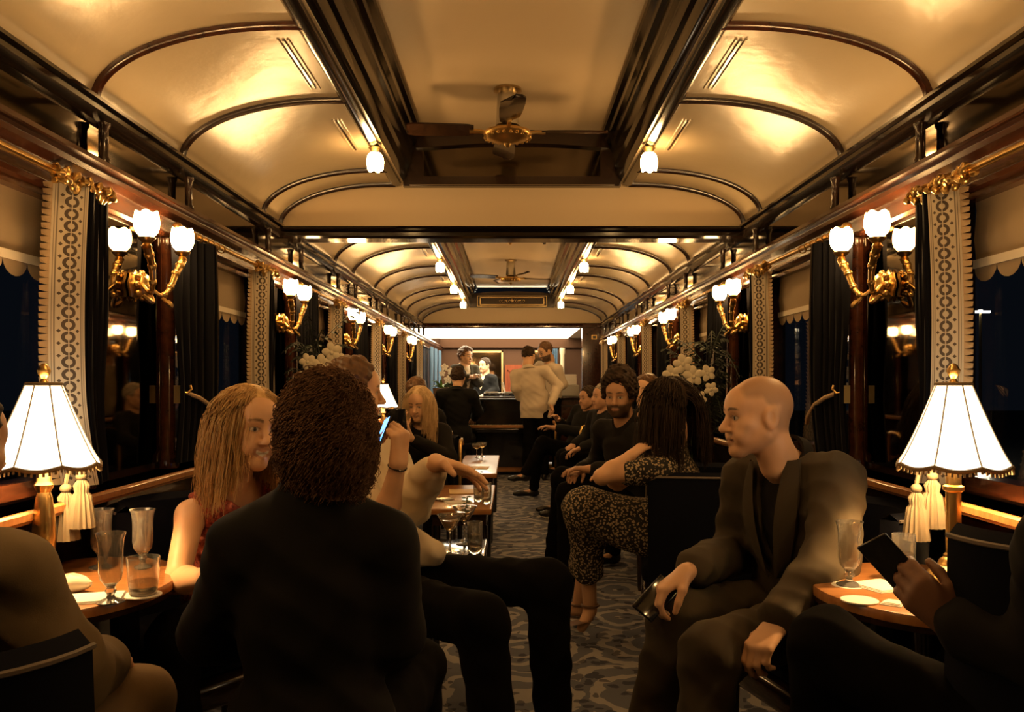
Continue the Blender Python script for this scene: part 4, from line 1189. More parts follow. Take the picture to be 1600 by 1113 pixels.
def head_frame(fwd, tilt=0.0):
    f = unit(fwd); r = unit(np.cross(f, V(0, 0, 1))); u = np.cross(r, f)
    if tilt: r, u = r*math.cos(tilt)+u*math.sin(tilt), u*math.cos(tilt)-r*math.sin(tilt)
    return np.stack([r, f, u])
def head_prims(c, R, s=1.0, fine=True, smile=False, fem=False, beard=0.0):
    c = np.asarray(c, float)
    W = lambda x, y, z: c+s*(V(x, y, z)@R)
    E = lambda p, r, k=.02, op='+': ell(W(*p), R, V(*r)*s, k*s, op)
    K = lambda a, b, ra, rb, k=.02, op='+': cone(W(*a), W(*b), ra*s, rb*s, k*s, op)
    j = .92 if fem else 1.0
    L = [E((0, -.014, .032), (.074, .095, .088)), E((0, .030, -.028), (.058*j, .060, .080), .03),
         K((0, -.035, -.05), (0, -.050, -.15), .052*j, .050*j, .03)]
    for q in (-1, 1):
        L += [K((q*.050*j, .002, -.052), (q*.014, .066, -.098), .021, .017, .03)]
        L += [E((q*.040, .056, -.022), (.024, .022, .020), .025)]
    L += [E((0, .072, -.100), (.020, .017, .016), .022)]
    L += [K((-.034, .074, .017), (.034, .074, .017), .013*(.8 if fem else 1.1), .013*(.8 if fem else 1.1), .02), E((0, .060, .045), (.055, .030, .035), .03)]
    if fine:
        for q in (-1, 1):
            L += [E((q*.031, .094, -.001), (.017, .014, .0105), .012, '-')]
            L += [E((q*.031, .0735, -.001), (.0135, .0135, .0120), .003)]
            L += [K((q*.018, .0845, .0105), (q*.045, .0735, .0075), .0042, .0035, .005)]         # upper lid
            L += [E((q*.036, .070, -.055), (.020, .02, .022), .02)]
    L += [K((0, .083, .012), (0, .110, -.030), .0085, .0115, .012), E((0, .112, -.034), (.0105, .010, .0095), .008)]
    for q in (-1, 1):
        L += [E((q*.0115, .099, -.037), (.0078, .010, .0075), .007)]
        L += [E((q*.076, -.008, -.008), (.010, .021, .033), .010), E((q*.072, -.020, .0), (.012, .012, .028), .012)]
        if fine: L += [E((q*.086, -.006, -.004), (.006, .011, .018), .006, '-')]
    zl = -.064
    if smile:
        L += [K((-.026, .078, zl+.006), (0, .0905, zl-.003), .0055, .006, .008), K((.026, .078, zl+.006), (0, .0905, zl-.003), .0055, .006, .008)]
        L += [K((-.022, .076, zl-.006), (0, .0885, zl-.018), .0055, .007, .008), K((.022, .076, zl-.006), (0, .0885, zl-.018), .0055, .007, .008)]
        L += [E((0, .090, zl-.008), (.019, .016, .0055), .004, '-'), E((0, .074, zl-.008), (.021, .014, .0075), .003)]
    else:
        L += [K((-.022, .081, zl), (0, .0925, zl+.002), .0045, .0060, .008), K((.022, .081, zl), (0, .0925, zl+.002), .0045, .0060, .008)]
        L += [K((-.018, .081, zl-.009), (0, .0905, zl-.010), .0045, .0068, .008), K((.018, .081, zl-.009), (0, .0905, zl-.010), .0045, .0068, .008)]
        if fine: L += [K((-.024, .088, zl-.004), (.024, .088, zl-.004), .0025, .0025, .004, '-'), K((0, .1, zl-.004), (0, .095, zl-.004), .0035, .0025, .004, '-')]
    if beard:
        L += [E((0, .036, -.078), (.060, .052, .045), .02)]
    return L
def head_paint(vs, c, R, s, smile, cropped, beard, brow=(.05, .028, .015)):
    """colour pattern per vertex (rgb and how much of it): lips, teeth, eyes, brows, cropped hair, beard"""
    L = ((vs-np.asarray(c, float))@R.T)/s; x, y, z = np.abs(L[:, 0]), L[:, 1], L[:, 2]
    near = np.linalg.norm(L, axis=1) < .17
    col = np.zeros((len(vs), 4))
    sm = lambda v, w=.0025: np.clip(v/w+.5, 0, 1)              # soft step, v in metres
    def lay(mask, rgb, amt=1.0):
        a = mask*near*amt; col[:, :3] = col[:, :3]*(1-a[:, None])+np.array(rgb)*a[:, None]; col[:, 3] = np.maximum(col[:, 3], a)
    if cropped:
        top = sm(z-.058, .02)*sm(.060-.9*np.maximum(0, z-.085)-y, .016)
        sidep = sm(-.006-.30*np.maximum(0, .04-z)+.55*np.maximum(0, z-.03)-y, .014)*sm(z+.045, .02)
        ear = 1-sm(x-.064, .012)*sm(.034-z, .012)*sm(y+.045, .014)*.7
        lay(np.maximum(top, sidep)*ear, (.34, .19, .11), .5)
    if beard: lay(sm(y+.015, .012)*sm(-.042-z-.25*np.maximum(0, .03-x), .012)*sm(z+.135, .01)*(1-sm(.017-x, .006)*sm(.008-np.abs(z+.068), .004))*sm(.078-x, .006), brow, .93)
    zl = -.064; cl = np.zeros(len(vs))
    if smile:
        m = sm(y-.064)*sm(.030-x, .004)*sm(z-(zl-.0225+.50*x), .003)*sm(zl+.012-.10*x-z, .003)
        lay(m, (.55, .23, .16), .65)
        lay(sm(y-.066)*sm(.0205-x)*sm(zl-.0015+.30*x-z, .002)*sm(z-(zl-.0145+.5*x), .002), (.82, .76, .66))
    else: lay(sm(y-.076)*sm(.0105-.32*x-np.abs(z-(zl-.004)), .003)*sm(.024-x), (.46, .20, .14), .7)
    ex = x-.031; fr = sm(y-.066, .003)
    e = np.sqrt((ex/.0145)**2+((z+.001)/.0068)**2)
    lay(fr*np.clip((1.0-e)/.3+.5, 0, 1), (.62, .56, .50)); lay(fr*np.clip((1.0-e)/.3+.5, 0, 1)*sm(.0064-np.hypot(ex, z+.001), .002), (.02, .012, .008))
    lay(fr*np.clip(1-np.abs(e-1.15)/.22, 0, 1)*sm(z-.001, .004), (.06, .03, .02), .8)
    bz = .0235+.004*(1-((x-.032)/.020)**2)
    lay(sm(y-.055)*sm(x-.011, .004)*sm(.051-x, .006)*sm(.0040-.06*np.maximum(0, x-.03)-np.abs(z-bz), .003), brow, .9)
    return col
def hand_prims(w, d, n, side, curl=(.4, .4, .45, .5), s=1.0, thumb=.5, spread=0.0):
    """w wrist, d towards the knuckles, n out of the palm, side towards the thumb"""
    w = np.asarray(w, float); d = unit(d); n = unit(np.asarray(n, float)-d*np.dot(n, d)); t = np.cross(d, n)
    if np.dot(t, side) < 0: t = -t
    L = []; off = (.030, .011, -.009, -.027); ml = (.086, .090, .085, .076)
    fl = ((.042, .025, .021), (.046, .029, .022), (.043, .027, .022), (.034, .020, .019))
    P = lambda a, b, c_: w+s*(d*a+t*b+n*c_)
    for i in range(4):
        k = P(ml[i], off[i], -.002*(i in (1, 2)))
        L.append(cone(P(.0, off[i]*.55, 0), k, .0155*s, .0115*s, .016*s))
        a = curl[i]; p = k; ang = a*.8; dd0 = unit(d+t*spread*(off[i]/.03))
        for j in range(3):
            dd = dd0*math.cos(ang)+n*math.sin(ang); q = p+dd*fl[i][j]*s
            L.append(cone(p, q, (.0100-.0011*j)*s, (.0092-.0011*j)*s, .005*s)); p = q; ang += a*(1.0 if j == 0 else .7)
    b0 = P(.014, .016, .006); b1 = P(.050, .046, .006+.020*thumb)
    L.append(cone(b0, b1, .017*s, .0125*s, .014*s))
    d1 = unit(d*.85+t*(.45-.5*thumb)+n*(.30+.35*thumb)); p1 = b1+d1*.034*s; p2 = p1+unit(d1+n*.25*thumb-t*.3*thumb)*.028*s
    L += [cone(b1, p1, .0118*s, .0105*s, .006*s), cone(p1, p2, .0105*s, .0085*s, .005*s)]
    return L

def strands(P0, D0, n_seg, seg, solids, droop=.3, wave=0., freq=30., seed=0, rs=(.0018, .0009), lengths=None):
    """hair strands that fall under their weight and slide over the given ellipsoids"""
    rg = np.random.default_rng(seed); p = P0.copy(); v = D0.copy(); path = [p.copy()]
    N = len(p); ph = rg.uniform(0, 6.28, N); fr = freq*rg.uniform(.8, 1.25, N)
    ln = np.ones(N) if lengths is None else lengths
    for i in range(n_seg):
        v = v*(1-droop)+np.array([0, 0, -1.])*droop; v /= np.linalg.norm(v, axis=1)[:, None]
        p = p+v*seg*ln[:, None]
        for c, R, r in solids:
            L = (p-c)@R.T; k = np.linalg.norm(L/r, axis=1); m = k < 1
            if m.any():
                Ln = L[m]/k[m][:, None]; p[m] = c+Ln@R
        path.append(p.copy())
    A = np.stack(path, 1); m = A.shape[1]
    if wave:
        s_ = np.arange(m)*seg; rmp = np.minimum(1, np.arange(m)/4.)
        for ax, o in ((0, 0), (1, 1.57), (2, .7)):
            A[:, :, ax] += wave*rmp*np.sin(fr[:, None]*s_[None]+ph[:, None]+o)
    return A
def strand_mesh(A, r0, r1):
    N, m, _ = A.shape; t = np.gradient(A, axis=1); t /= np.linalg.norm(t, axis=2)[..., None]+1e-9
    up = np.where(np.abs(t[..., 2:3]) > .9, np.array([1., 0, 0]), np.array([0, 0, 1.]))
    a = np.cross(t, up); a /= np.linalg.norm(a, axis=2)[..., None]+1e-9; b = np.cross(t, a)
    rr = np.linspace(r0, r1, m)[None, :, None]
    ring = np.stack([A+rr*(math.cos(q)*a+math.sin(q)*b) for q in (0, 2.094, 4.189)], 2)     # N,m,3,3
    vs = ring.reshape(-1, 3); base = (np.arange(N)[:, None]*m+np.arange(m-1)[None])*3; Q = []
    for k in range(3):
        k2 = (k+1) % 3; Q.append(np.stack([base+k, base+k2, base+3+k2, base+3+k], -1).reshape(-1, 4))
    return vs, np.concatenate(Q)
def hair_mat(name, c1, c2): return mat(name, c1, .45, spec=.35, vary=(c2, 55, (1, 1, .25)))
M['hair_brown'] = mat('brown_curly_hair', (.13, .07, .038), .75, spec=.12, vary=((.24, .13, .07), 30, (1, 1, 1)))
M['hair_dark'] = mat('dark_hair', (.022, .014, .009), .65, spec=.15, vary=((.05, .03, .018), 40, (1, 1, .3)))
M['hair_blonde'] = hair_mat('blonde_hair', (.46, .27, .10), (.74, .50, .23))
M['hair_fair'] = hair_mat('fair_hair', (.58, .38, .18), (.82, .60, .33))
M['hair_mid'] = hair_mat('brown_hair', (.09, .045, .02), (.16, .08, .035))
M['hair_grey'] = hair_mat('greying_hair', (.26, .21, .15), (.38, .32, .24))

def cloth(name, c, rough=.85, bump=(500, .25, .001), **kw): return mat(name, c, rough, bump=bump, spec=.2, **kw)
M['sweater'] = cloth('charcoal_sweater', (.010, .0095, .010))
M['suit_olive'] = cloth('dark_olive_suit', (.052, .040, .025))
M['shirt_black'] = cloth('black_shirt', (.012, .010, .009))
M['shirt_white'] = cloth('white_shirt', (.68, .58, .42))
M['jacket_white'] = cloth('white_jacket', (.66, .56, .43))
M['jacket_beige'] = cloth('beige_brown_jacket', (.21, .155, .088))
M['trouser_tan'] = cloth('tan_trousers', (.26, .18, .10))
M['trouser_black'] = mat('black_trousers', (.0045, .004, .004), .9, spec=.05)
M['suit_black'] = cloth('black_suit', (.008, .008, .008))
M['suit_brown'] = cloth('dark_green_brown_suit', (.05, .04, .02))
M['shoe'] = mat('black_leather', (.010, .009, .008), .3)
M['sandal'] = mat('tan_leather', (.16, .09, .05), .5)
M['phone'] = mat('phone_body', (.01, .01, .011), .15)
M['screen'] = mat('lit_phone_screen', (.02, .04, .08), .1, emit=((.10, .35, 1.0), 1.6))
def sequin():
    m = mat('red_sequins', (.33, .05, .035), .3, metal=.3); nt = m.node_tree; b = nt.nodes['Principled BSDF']
    vo = nt.nodes.new('ShaderNodeTexVoronoi'); vo.inputs['Scale'].default_value = 160; tc = nt.nodes.new('ShaderNodeTexCoord')
    nt.links.new(tc.outputs['Object'], vo.inputs['Vector']); rp = nt.nodes.new('ShaderNodeValToRGB')
    rp.color_ramp.elements[0].color = (.16, .02, .02, 1); rp.color_ramp.elements[1].color = (.55, .13, .08, 1)
    sp = nt.nodes.new('ShaderNodeSeparateColor'); nt.links.new(vo.outputs['Color'], sp.inputs[0]); nt.links.new(sp.outputs[0], rp.inputs[0])
    nt.links.new(rp.outputs[0], b.inputs['Base Color'])
    bp = nt.nodes.new('ShaderNodeBump'); bp.inputs['Strength'].default_value = .7; bp.inputs['Distance'].default_value = .003
    nt.links.new(sp.outputs[1], bp.inputs['Height']); nt.links.new(bp.outputs[0], b.inputs['Normal']); return m
M['sequin'] = sequin()
def floral():
    m = mat('small_floral_print', (.012, .011, .010), .85); nt = m.node_tree; b = nt.nodes['Principled BSDF']
    vo = nt.nodes.new('ShaderNodeTexVoronoi'); vo.inputs['Scale'].default_value = 85; tc = nt.nodes.new('ShaderNodeTexCoord')
    nz = nt.nodes.new('ShaderNodeTexNoise'); nz.inputs['Scale'].default_value = 110
    ad = nt.nodes.new('ShaderNodeVectorMath'); ad.operation = 'MULTIPLY_ADD'; ad.inputs[1].default_value = (.006, .006, .006)
    nt.links.new(tc.outputs['Object'], nz.inputs['Vector']); nt.links.new(nz.outputs['Color'], ad.inputs[0]); nt.links.new(tc.outputs['Object'], ad.inputs[2])
    nt.links.new(ad.outputs[0], vo.inputs['Vector'])
    rp = nt.nodes.new('ShaderNodeValToRGB'); rp.color_ramp.interpolation = 'CONSTANT'
    rp.color_ramp.elements[0].color = (.20, .13, .05, 1); rp.color_ramp.elements[1].position = .42; rp.color_ramp.elements[1].color = (.012, .011, .010, 1)
    e = rp.color_ramp.elements.new(.14); e.color = (.42, .33, .20, 1)
    nt.links.new(vo.outputs['Distance'], rp.inputs[0]); nt.links.new(rp.outputs[0], b.inputs['Base Color']); return m
M['floral'] = floral()

class Figure:
    """a seated or standing person from joint positions; r/l are the person's own right and left"""
    def __init__(s, label, head, fwd, neck, pelvis, f, arms, legs, h=.006, skin='skin', hs=1.0, fem=False, smile=False, tilt=0., beard=0., cropped=False,
                 sh=.175, fine=True, hands=None, group=None, wide=1.0, brow=(.05, .028, .015), drop=.055):
        s.h = h; s.head = np.asarray(head, float); s.R = head_frame(fwd, tilt); s.hs = hs
        s.N = np.asarray(neck, float); s.P = np.asarray(pelvis, float)
        s.u = unit(s.N-s.P); f = unit(np.asarray(f, float)); s.r = unit(np.cross(f, s.u)); s.f = np.cross(s.u, s.r)
        s.B = np.stack([s.r, s.f, s.u]); s.w = wide
        base = V(s.P[0], s.P[1], 0); s.o = base
        s.root = thing('person', label, 'person', tuple(base), 0, group)
        s.sh = {q: s.N+sg*s.r*sh-s.u*drop+s.f*.01 for q, sg in (('r', 1), ('l', -1))}
        s.hip = {q: s.P+sg*s.r*.09-s.u*.02 for q, sg in (('r', 1), ('l', -1))}
        s.arms = {q: [np.asarray(p, float) for p in arms[q][:2]] for q in arms}; s.legs = {q: [np.asarray(p, float) for p in legs[q]] for q in legs}
        L = head_prims(s.head, s.R, hs, fine, smile, fem, beard)
        nb = s.head+hs*(V(0, -.045, -.10)@s.R)
        L += [cone(nb, s.N-s.u*.02, .050*(.85 if fem else 1), .060*(.85 if fem else 1), .03)] + s.torso(-.012)
        for q in arms:
            e, w = s.arms[q]; sm = .9 if fem else 1
            L += [cone(s.sh[q], e, .046*sm, .038*sm, .03), cone(e, e+(w-e)*.35, .037*sm, .040*sm, .02), cone(e+(w-e)*.35, w, .040*sm, .026*sm, .02)]
            hd = (hands or {}).get(q)
            if hd is None: hd = dict(d=w-e, n=V(0, 0, -1)+.1*s.f, side=(s.r if q == 'l' else -s.r))
            hd = dict(hd); hd.setdefault('s', .95 if fem else 1.03)
            L += hand_prims(w, **hd)
        for q in legs:
            k, a = s.legs[q][:2]
            L += [cone(s.hip[q], k, .078, .052, .03), cone(k, a, .050, .034, .03)]
            t = s.toe(q); L += [cone(a-V(0, 0, .03), t, .034, .024, .02)]
        s.skin_prims = L
        vs, Q = sdf_mesh(L, h)
        s.body = np_obj('body', vs, Q, M[skin], s.root, s.o)
        at_ = s.body.data.attributes.new('features', 'FLOAT_COLOR', 'POINT')
        at_.data.foreach_set('color', head_paint(vs, s.head, s.R, hs, smile, cropped, beard, brow).astype(np.float32).ravel())
    def toe(s, q):
        L = s.legs[q]; a = L[1]
        if len(L) > 2: return L[2]
        d = L[0]-s.hip[q]; d[2] = 0; d = unit(d+s.f*V(1, 1, 0)*.3) if np.linalg.norm(d) > .02 else s.f
        return V(a[0], a[1], max(.035, a[2]-.045))+d*.17
    def torso(s, g):
        N, P, u, f, r, B, w = s.N, s.P, s.u, s.f, s.r, s.B, s.w; H = np.linalg.norm(N-P)
        return [ell(N-u*.19+f*.015, B, V(.155*w+g, .105+g, .19+g), .04), ell(P+u*H*.42, B, V(.135*w+g, .100+g, .17+g), .05),
                ell(P+u*.01, B, V(.160*w+g, .115+g, .12+g), .05),
                cone(N-u*.015, s.sh['r'], .045+g, .050+g, .04), cone(N-u*.015, s.sh['l'], .045+g, .050+g, .04)]
    def put(s, name, prims, m, h=None, disp=None, label=None):
        vs, Q = sdf_mesh(prims, h or s.h*1.25, disp)
        o = np_obj(name, vs, Q, M[m] if isinstance(m, str) else m, s.root, s.o)
        if label: o['label'] = label
        return o
    def top(s, name, m, g=.012, sleeve=(.98, .98), sl=.0, neck=.062, vneck=0., amp=.004, hem=.06, h=None, seed=1, tail=None, tank=False, nk=.04):
        """sleeve: how far down each arm (right, left): 0..1 upper arm, 1..2 forearm"""
        L = s.torso(g)
        L += [ell(s.P+s.u*hem, s.B, V(.168*s.w+g, .124+g, .11), .05)]
        for q, t in zip(('r', 'l'), sleeve):
            if q not in s.arms or t <= 0: continue
            e, w = s.arms[q]; a = s.sh[q]; b = a+(e-a)*min(1, t)
            L += [cone(a, b, .053+g+sl, .046+g+sl, .035)]
            if t > 1: L += [cone(e, e+(w-e)*(t-1), .046+g+sl, .034+g+sl*.8, .03)]
        if tail: L += tail
        if vneck:
            L += [cone(s.N+s.f*.085+s.u*.03, s.N+s.f*.16-s.u*vneck, .055, .012, .01, '-')]
        if tank:
            for q in ('r', 'l'): L += [ball_(s.sh[q]+(s.r if q == 'r' else -s.r)*.035, .068, .02, '-')]
        nb = s.head+s.hs*(V(0, -.045, -.09)@s.R)
        L += [cone(s.N+s.u*(nk-.005)+s.f*(.015+.3*nk), nb+s.u*.06, neck, neck+.01, .012, '-')]
        return s.put(name, L, m, h, crumple(amp, 22, seed))
    def collar(s, m, g=.0, r=.066, hgt=.035):
        """a turned-down collar round the neck"""
        nb = s.head+s.hs*(V(0, -.045, -.09)@s.R); ax = unit(nb-s.N); c = s.N+ax*.012
        a = unit(np.cross(ax, s.r)); rows = []
        for k in range(29):
            t = 2*PI*k/28; o = s.r*math.cos(t)+a*math.sin(t); fr = (1+np.dot(o, s.f))/2
            dp = -s.u*.045*fr**3+s.f*.012*fr**3
            rows.append([tuple(c+o*(r+g)+ax*hgt*(1-.55*fr)+dp-s.o), tuple(c+o*(r+.010+g)+ax*(hgt*(1-.55*fr)+.004)+dp-s.o), tuple(c+o*(r+.026+g)-ax*(.006+.03*fr**2)+dp-s.o), tuple(c+o*(r+.014+g)-ax*.012+dp-s.o)])
        return MB().grid(rows).build('collar', M[m], s.root)
    def lapels(s, m, top_w=.045, depth=.36, gap=.012):
        L = []
        for e in (-1, 1):
            rows = []
            for u in np.linspace(0, 1, 12):
                a = s.N+s.r*e*(.062-.050*u)+s.f*(.06+.095*math.sin(min(1, u*1.25+.15)*PI/2))-s.u*(-.02+depth*u)
                wv = top_w*(.55+.9*math.sin(PI*min(.96, u*.9+.08)))*(1 if u < .92 else .3)
                b = a+s.r*e*wv-s.f*.018-s.u*.0
                rows.append([tuple(a+s.f*.012-s.o), tuple((a+b)/2+s.f*.016-s.o), tuple(b+s.f*.006-s.o), tuple(b-s.f*.004-s.o)])
            MB().grid(rows).build('lapel', M[m], s.root)
    def trousers(s, m, g=.012, amp=.004, seed=3, to=.97, flare=.0, h=None):
        L = [ell(s.P+s.u*.0, s.B, V(.166*s.w+g, .122+g, .13), .04)]
        for q in s.legs:
            k, a = s.legs[q][:2]
            L += [cone(s.hip[q], k, .082+g, .058+g, .04), cone(k, k+(a-k)*to, .056+g, .044+g+flare, .04)]
        return s.put('trousers', L, m, h, crumple(amp, 20, seed))
    def shoes(s, m='shoe', h=None):
        for q in s.legs:
            a = s.legs[q][1]; t = s.toe(q); d = unit((t-a)*V(1, 1, 0)) if np.linalg.norm((t-a)[:2]) > .01 else s.f
            z = V(0, 0, 1)
            s.put('shoe', [cone(a-z*.02, a-z*.045, .044, .040, .02), cone(a-z*.045-d*.03, t, .036, .030, .02), cone(t, t+d*.05, .031, .024, .02)], m, h or .007)
    # ---- hair
    def W(s, x, y, z): return s.head+s.hs*(V(x, y, z)@s.R)
    def solids(s, g=.0):
        q = s.hs
        return [(s.W(0, -.014, .032), s.R, V(.078+g, .099+g, .092+g)*q), (s.W(0, .030, -.028), s.R, V(.062+g, .062+g, .080)*q),
                (s.W(0, -.06, -.11), s.R, V(.060, .058, .10)*q), (s.N-s.u*.12, s.B, V(.17, .105, .14))]
    def short_hair(s, m, g=.014, line=.048, side=-.02, amp=.006, bulk=0., name='hair', f=70):
        W = s.W; q = s.hs
        L = [ell(W(0, -.014, .034+bulk*.4), s.R, V(.075+g+bulk*.5, .096+g+bulk*.3, .090+g+bulk)*q, .01)]
        n = unit(V(0, 1, -.42)@s.R); L += [half(W(0, .054, line+.0), n, .012)]
        n = unit(V(0, .35, -1.)@s.R); L += [half(W(0, -.02, side), n, .012)]
        for e in (-1, 1): L += [ell(W(e*.082, -.004, -.008), s.R, V(.016, .024, .034)*q, .008, '-')]
        return s.put(name, L, m, min(s.h, .005), crumple(amp, f, 2))
    def roots(s, n, seed, back=True, lim=-.1, front=.62):
        rg = np.random.default_rng(seed); d = rg.normal(size=(n*5, 3)); d /= np.linalg.norm(d, axis=1)[:, None]
        ok = (d[:, 2] > lim) & (d[:, 1] < front-.35*(1-np.clip(d[:, 2], 0, 1))) & ~((np.abs(d[:, 0]) > .8) & (d[:, 2] < .0) & (d[:, 1] > -.3))
        return d[ok][:n]
    def long_hair(s, m, n=1500, length=.32, droop=.28, wave=.004, freq=25, seed=1, part=.15, vol=.008, r=(.0022, .0010), segs=16, front=.62, lim=-.1, g=.012):
        d = s.roots(n, seed, lim=lim, front=front); rg = np.random.default_rng(seed+9)
        P0 = s.W(0, -.014, .032)+(d*V(.076, .097, .090)*s.hs)@s.R
        sd = np.sign(d[:, 0]+.02)
        t = np.stack([sd*(.9-.4*np.abs(d[:, 0])), -.25-.3*d[:, 1]*0, .15*np.ones(len(d))], 1)+rg.normal(size=d.shape)*.12
        t += d*.35
        D0 = t@s.R; D0 /= np.linalg.norm(D0, axis=1)[:, None]
        sol = [(c, R, rr+vol*0) for c, R, rr in s.solids(g)]
        ln = rg.uniform(.75, 1.05, len(d))
        A = strands(P0, D0, segs, length/segs, sol, droop, wave, freq, seed, lengths=ln)
        A += (rg.normal(size=(len(d), 1, 3))*vol)*np.linspace(0, 1, A.shape[1])[None, :, None]
        vs, Q = strand_mesh(A, *r)
        # a cap under the strands so that no scalp shows through
        W = s.W; L = [ell(W(0, -.016, .034), s.R, V(.078, .099, .094)*s.hs, .01), half(W(0, .072, .05), unit(V(0, 1, -.45)@s.R), .01), half(W(0, -.02, -.05), unit(V(0, .5, -1)@s.R), .02)]
        v2, Q2 = sdf_mesh(L, .006)
        return np_obj('hair', np.concatenate([v2, vs]), np.concatenate([Q2, Q+len(v2)]), M[m], s.root, s.o)
    def curly_hair(s, m, n=1700, length=.20, seed=1, rad=.006, r=(.0012, .0007)):
        d = s.roots(n, seed, lim=-.55, front=.60); rg = np.random.default_rng(seed+3)
        P0 = s.W(0, -.014, .028)+(d*V(.072, .094, .084)*s.hs)@s.R
        D0 = d@s.R+rg.normal(size=d.shape)*.35; D0 /= np.linalg.norm(D0, axis=1)[:, None]
        ln = rg.uniform(.6, 1.1, len(d))
        A = strands(P0, D0, 22, length/22, s.solids(.010)[:3], .34, 0, 1, seed, lengths=ln)
        m_ = A.shape[1]; ph = rg.uniform(0, 6.28, len(d))[:, None]; k = np.arange(m_)[None]*rg.uniform(.9, 1.3, len(d))[:, None]
        rmp = np.minimum(1, np.arange(m_)/3.)[None]
        A[:, :, 0] += rad*rmp*np.sin(k+ph); A[:, :, 1] += rad*rmp*np.cos(k+ph); A[:, :, 2] += rad*.6*rmp*np.sin(k*.7+ph)
        vs, Q = strand_mesh(A, *r)
        W = s.W; L = [ell(W(0, -.022, .026), s.R, V(.079, .099, .092)*s.hs, .01), ell(W(0, -.055, -.06), s.R, V(.074, .055, .075)*s.hs, .03), half(W(0, .060, .05), unit(V(0, 1, -.45)@s.R), .01)]
        v2, Q2 = sdf_mesh(L, .006, crumple(.007, 60, 4))
        return np_obj('hair', np.concatenate([v2, vs]), np.concatenate([Q2, Q+len(v2)]), M[m], s.root, s.o)
def phone(p, d, n, lab, lit=False, s=1.0):
    """a phone lying along d with its screen facing n"""
    d = unit(d); n = unit(np.asarray(n, float)-d*np.dot(n, d)); t = np.cross(d, n)
    t_ = thing('phone', lab, 'phone', tuple(np.asarray(p, float)))
    Mx = Matrix(((t[0], d[0], n[0], 0), (t[1], d[1], n[1], 0), (t[2], d[2], n[2], 0), (0, 0, 0, 1)))
    MB().rbox((-.037*s, -.075*s, -.004), (.037*s, .075*s, .004), .0035, mtx=Mx).build('body', M['phone'], t_)
    MB().rbox((-.034*s, -.071*s, .0036), (.034*s, .071*s, .0046), .0004, mtx=Mx).build('screen', M['screen'] if lit else M['black'], t_)
    return t_

# ---------------------------------------------------------------- the people
A_ = lambda px, py, d: np.array(at(px, py, d))
def facing(f): return math.atan2(-f[0], f[1])

# bald man in the olive suit, right
f = V(-.82, -.57, 0)
p = Figure('bald man in dark olive suit facing left beside the right table', A_(1184, 650, 2.74), (-.985, -.12, -.05), A_(1232, 722, 2.80), (.965, 2.80, .53), f,
    {'r': [A_(1150, 862, 2.98), A_(1072, 894, 2.60)], 'l': [A_(1302, 868, 2.47), A_(1215, 975, 2.28)]},
    {'r': [(.50, 2.66, .555), (.40, 2.66, .09)], 'l': [(.53, 2.32, .53), (.47, 2.22, .09)]}, h=.004, hs=1.06, cropped=True, tilt=-.03,
    hands={'r': dict(d=V(-.34, -.10, -.20), n=V(-.15, -.15, -.9), side=V(.1, -.9, .1), curl=(.75, .85, .9, .95), thumb=.8, s=1.08),
           'l': dict(d=V(-.25, -.14, -.22), n=V(.35, .3, -.5), side=V(-.3, .5, .2), curl=(.75, .8, .85, .9), thumb=.6)})
p.top('shirt', 'shirt_black', .006, (0, 0), neck=.058, h=.006, nk=.01)
p.top('jacket', 'suit_olive', .022, (1.84, 1.90), sl=.008, vneck=.40, amp=.006, neck=.07, h=.006, seed=4, nk=.01)
p.collar('shirt_black', .002); p.lapels('suit_olive')
p.trousers('suit_olive', .02, .006, h=.007); p.shoes()
phone(p.arms['r'][1]+V(-.095, -.030, -.070), V(-.6, -.5, -.45), V(.3, -.5, .7), 'black phone held on the knee by the bald man')
armchair(1.03, 2.84, facing(V(-1, -.25)), 'dark armchair under the bald man in the olive suit', False)

# curly haired person seen from behind
p = Figure('person with bushy brown curls and black sweater, back to the camera', A_(508, 681, 1.76), (-.35, .93, -.02), A_(492, 772, 1.72), (-.39, 1.68, .54), V(-.12, 1, 0),
    {'r': [A_(608, 985, 1.74), (-.25, 1.99, .66)], 'l': [A_(335, 985, 1.76), (-.46, 2.01, .66)]},
    {'r': [(-.24, 2.10, .56), (-.23, 2.12, .09)], 'l': [(-.50, 2.08, .56), (-.52, 2.06, .09)]}, h=.006, fine=False, sh=.132, wide=.86, drop=.102)
p.top('sweater', 'sweater', .014, (1.9, 1.9), sl=.006, amp=.005, neck=.05, h=.006, seed=7)
p.trousers('trouser_black', .012, h=.008); p.shoes(); p.curly_hair('hair_brown', 8500, .105, rad=.005)
t = thing('stool', 'low padded stool under the person with bushy curls', 'stool', (-.375, 1.66, 0))
MB().lathe([(.17, .40), (.19, .42), (.19, .45), (.16, .465)], n=24).build('seat', M['navy_velvet'], t)
for k in range(4): MB().tube([(.16*math.cos(k*PI/2+.8), .16*math.sin(k*PI/2+.8), 0), (.12*math.cos(k*PI/2+.8), .12*math.sin(k*PI/2+.8), .40)], .015, 8).build('leg', M['darkwood'], t)

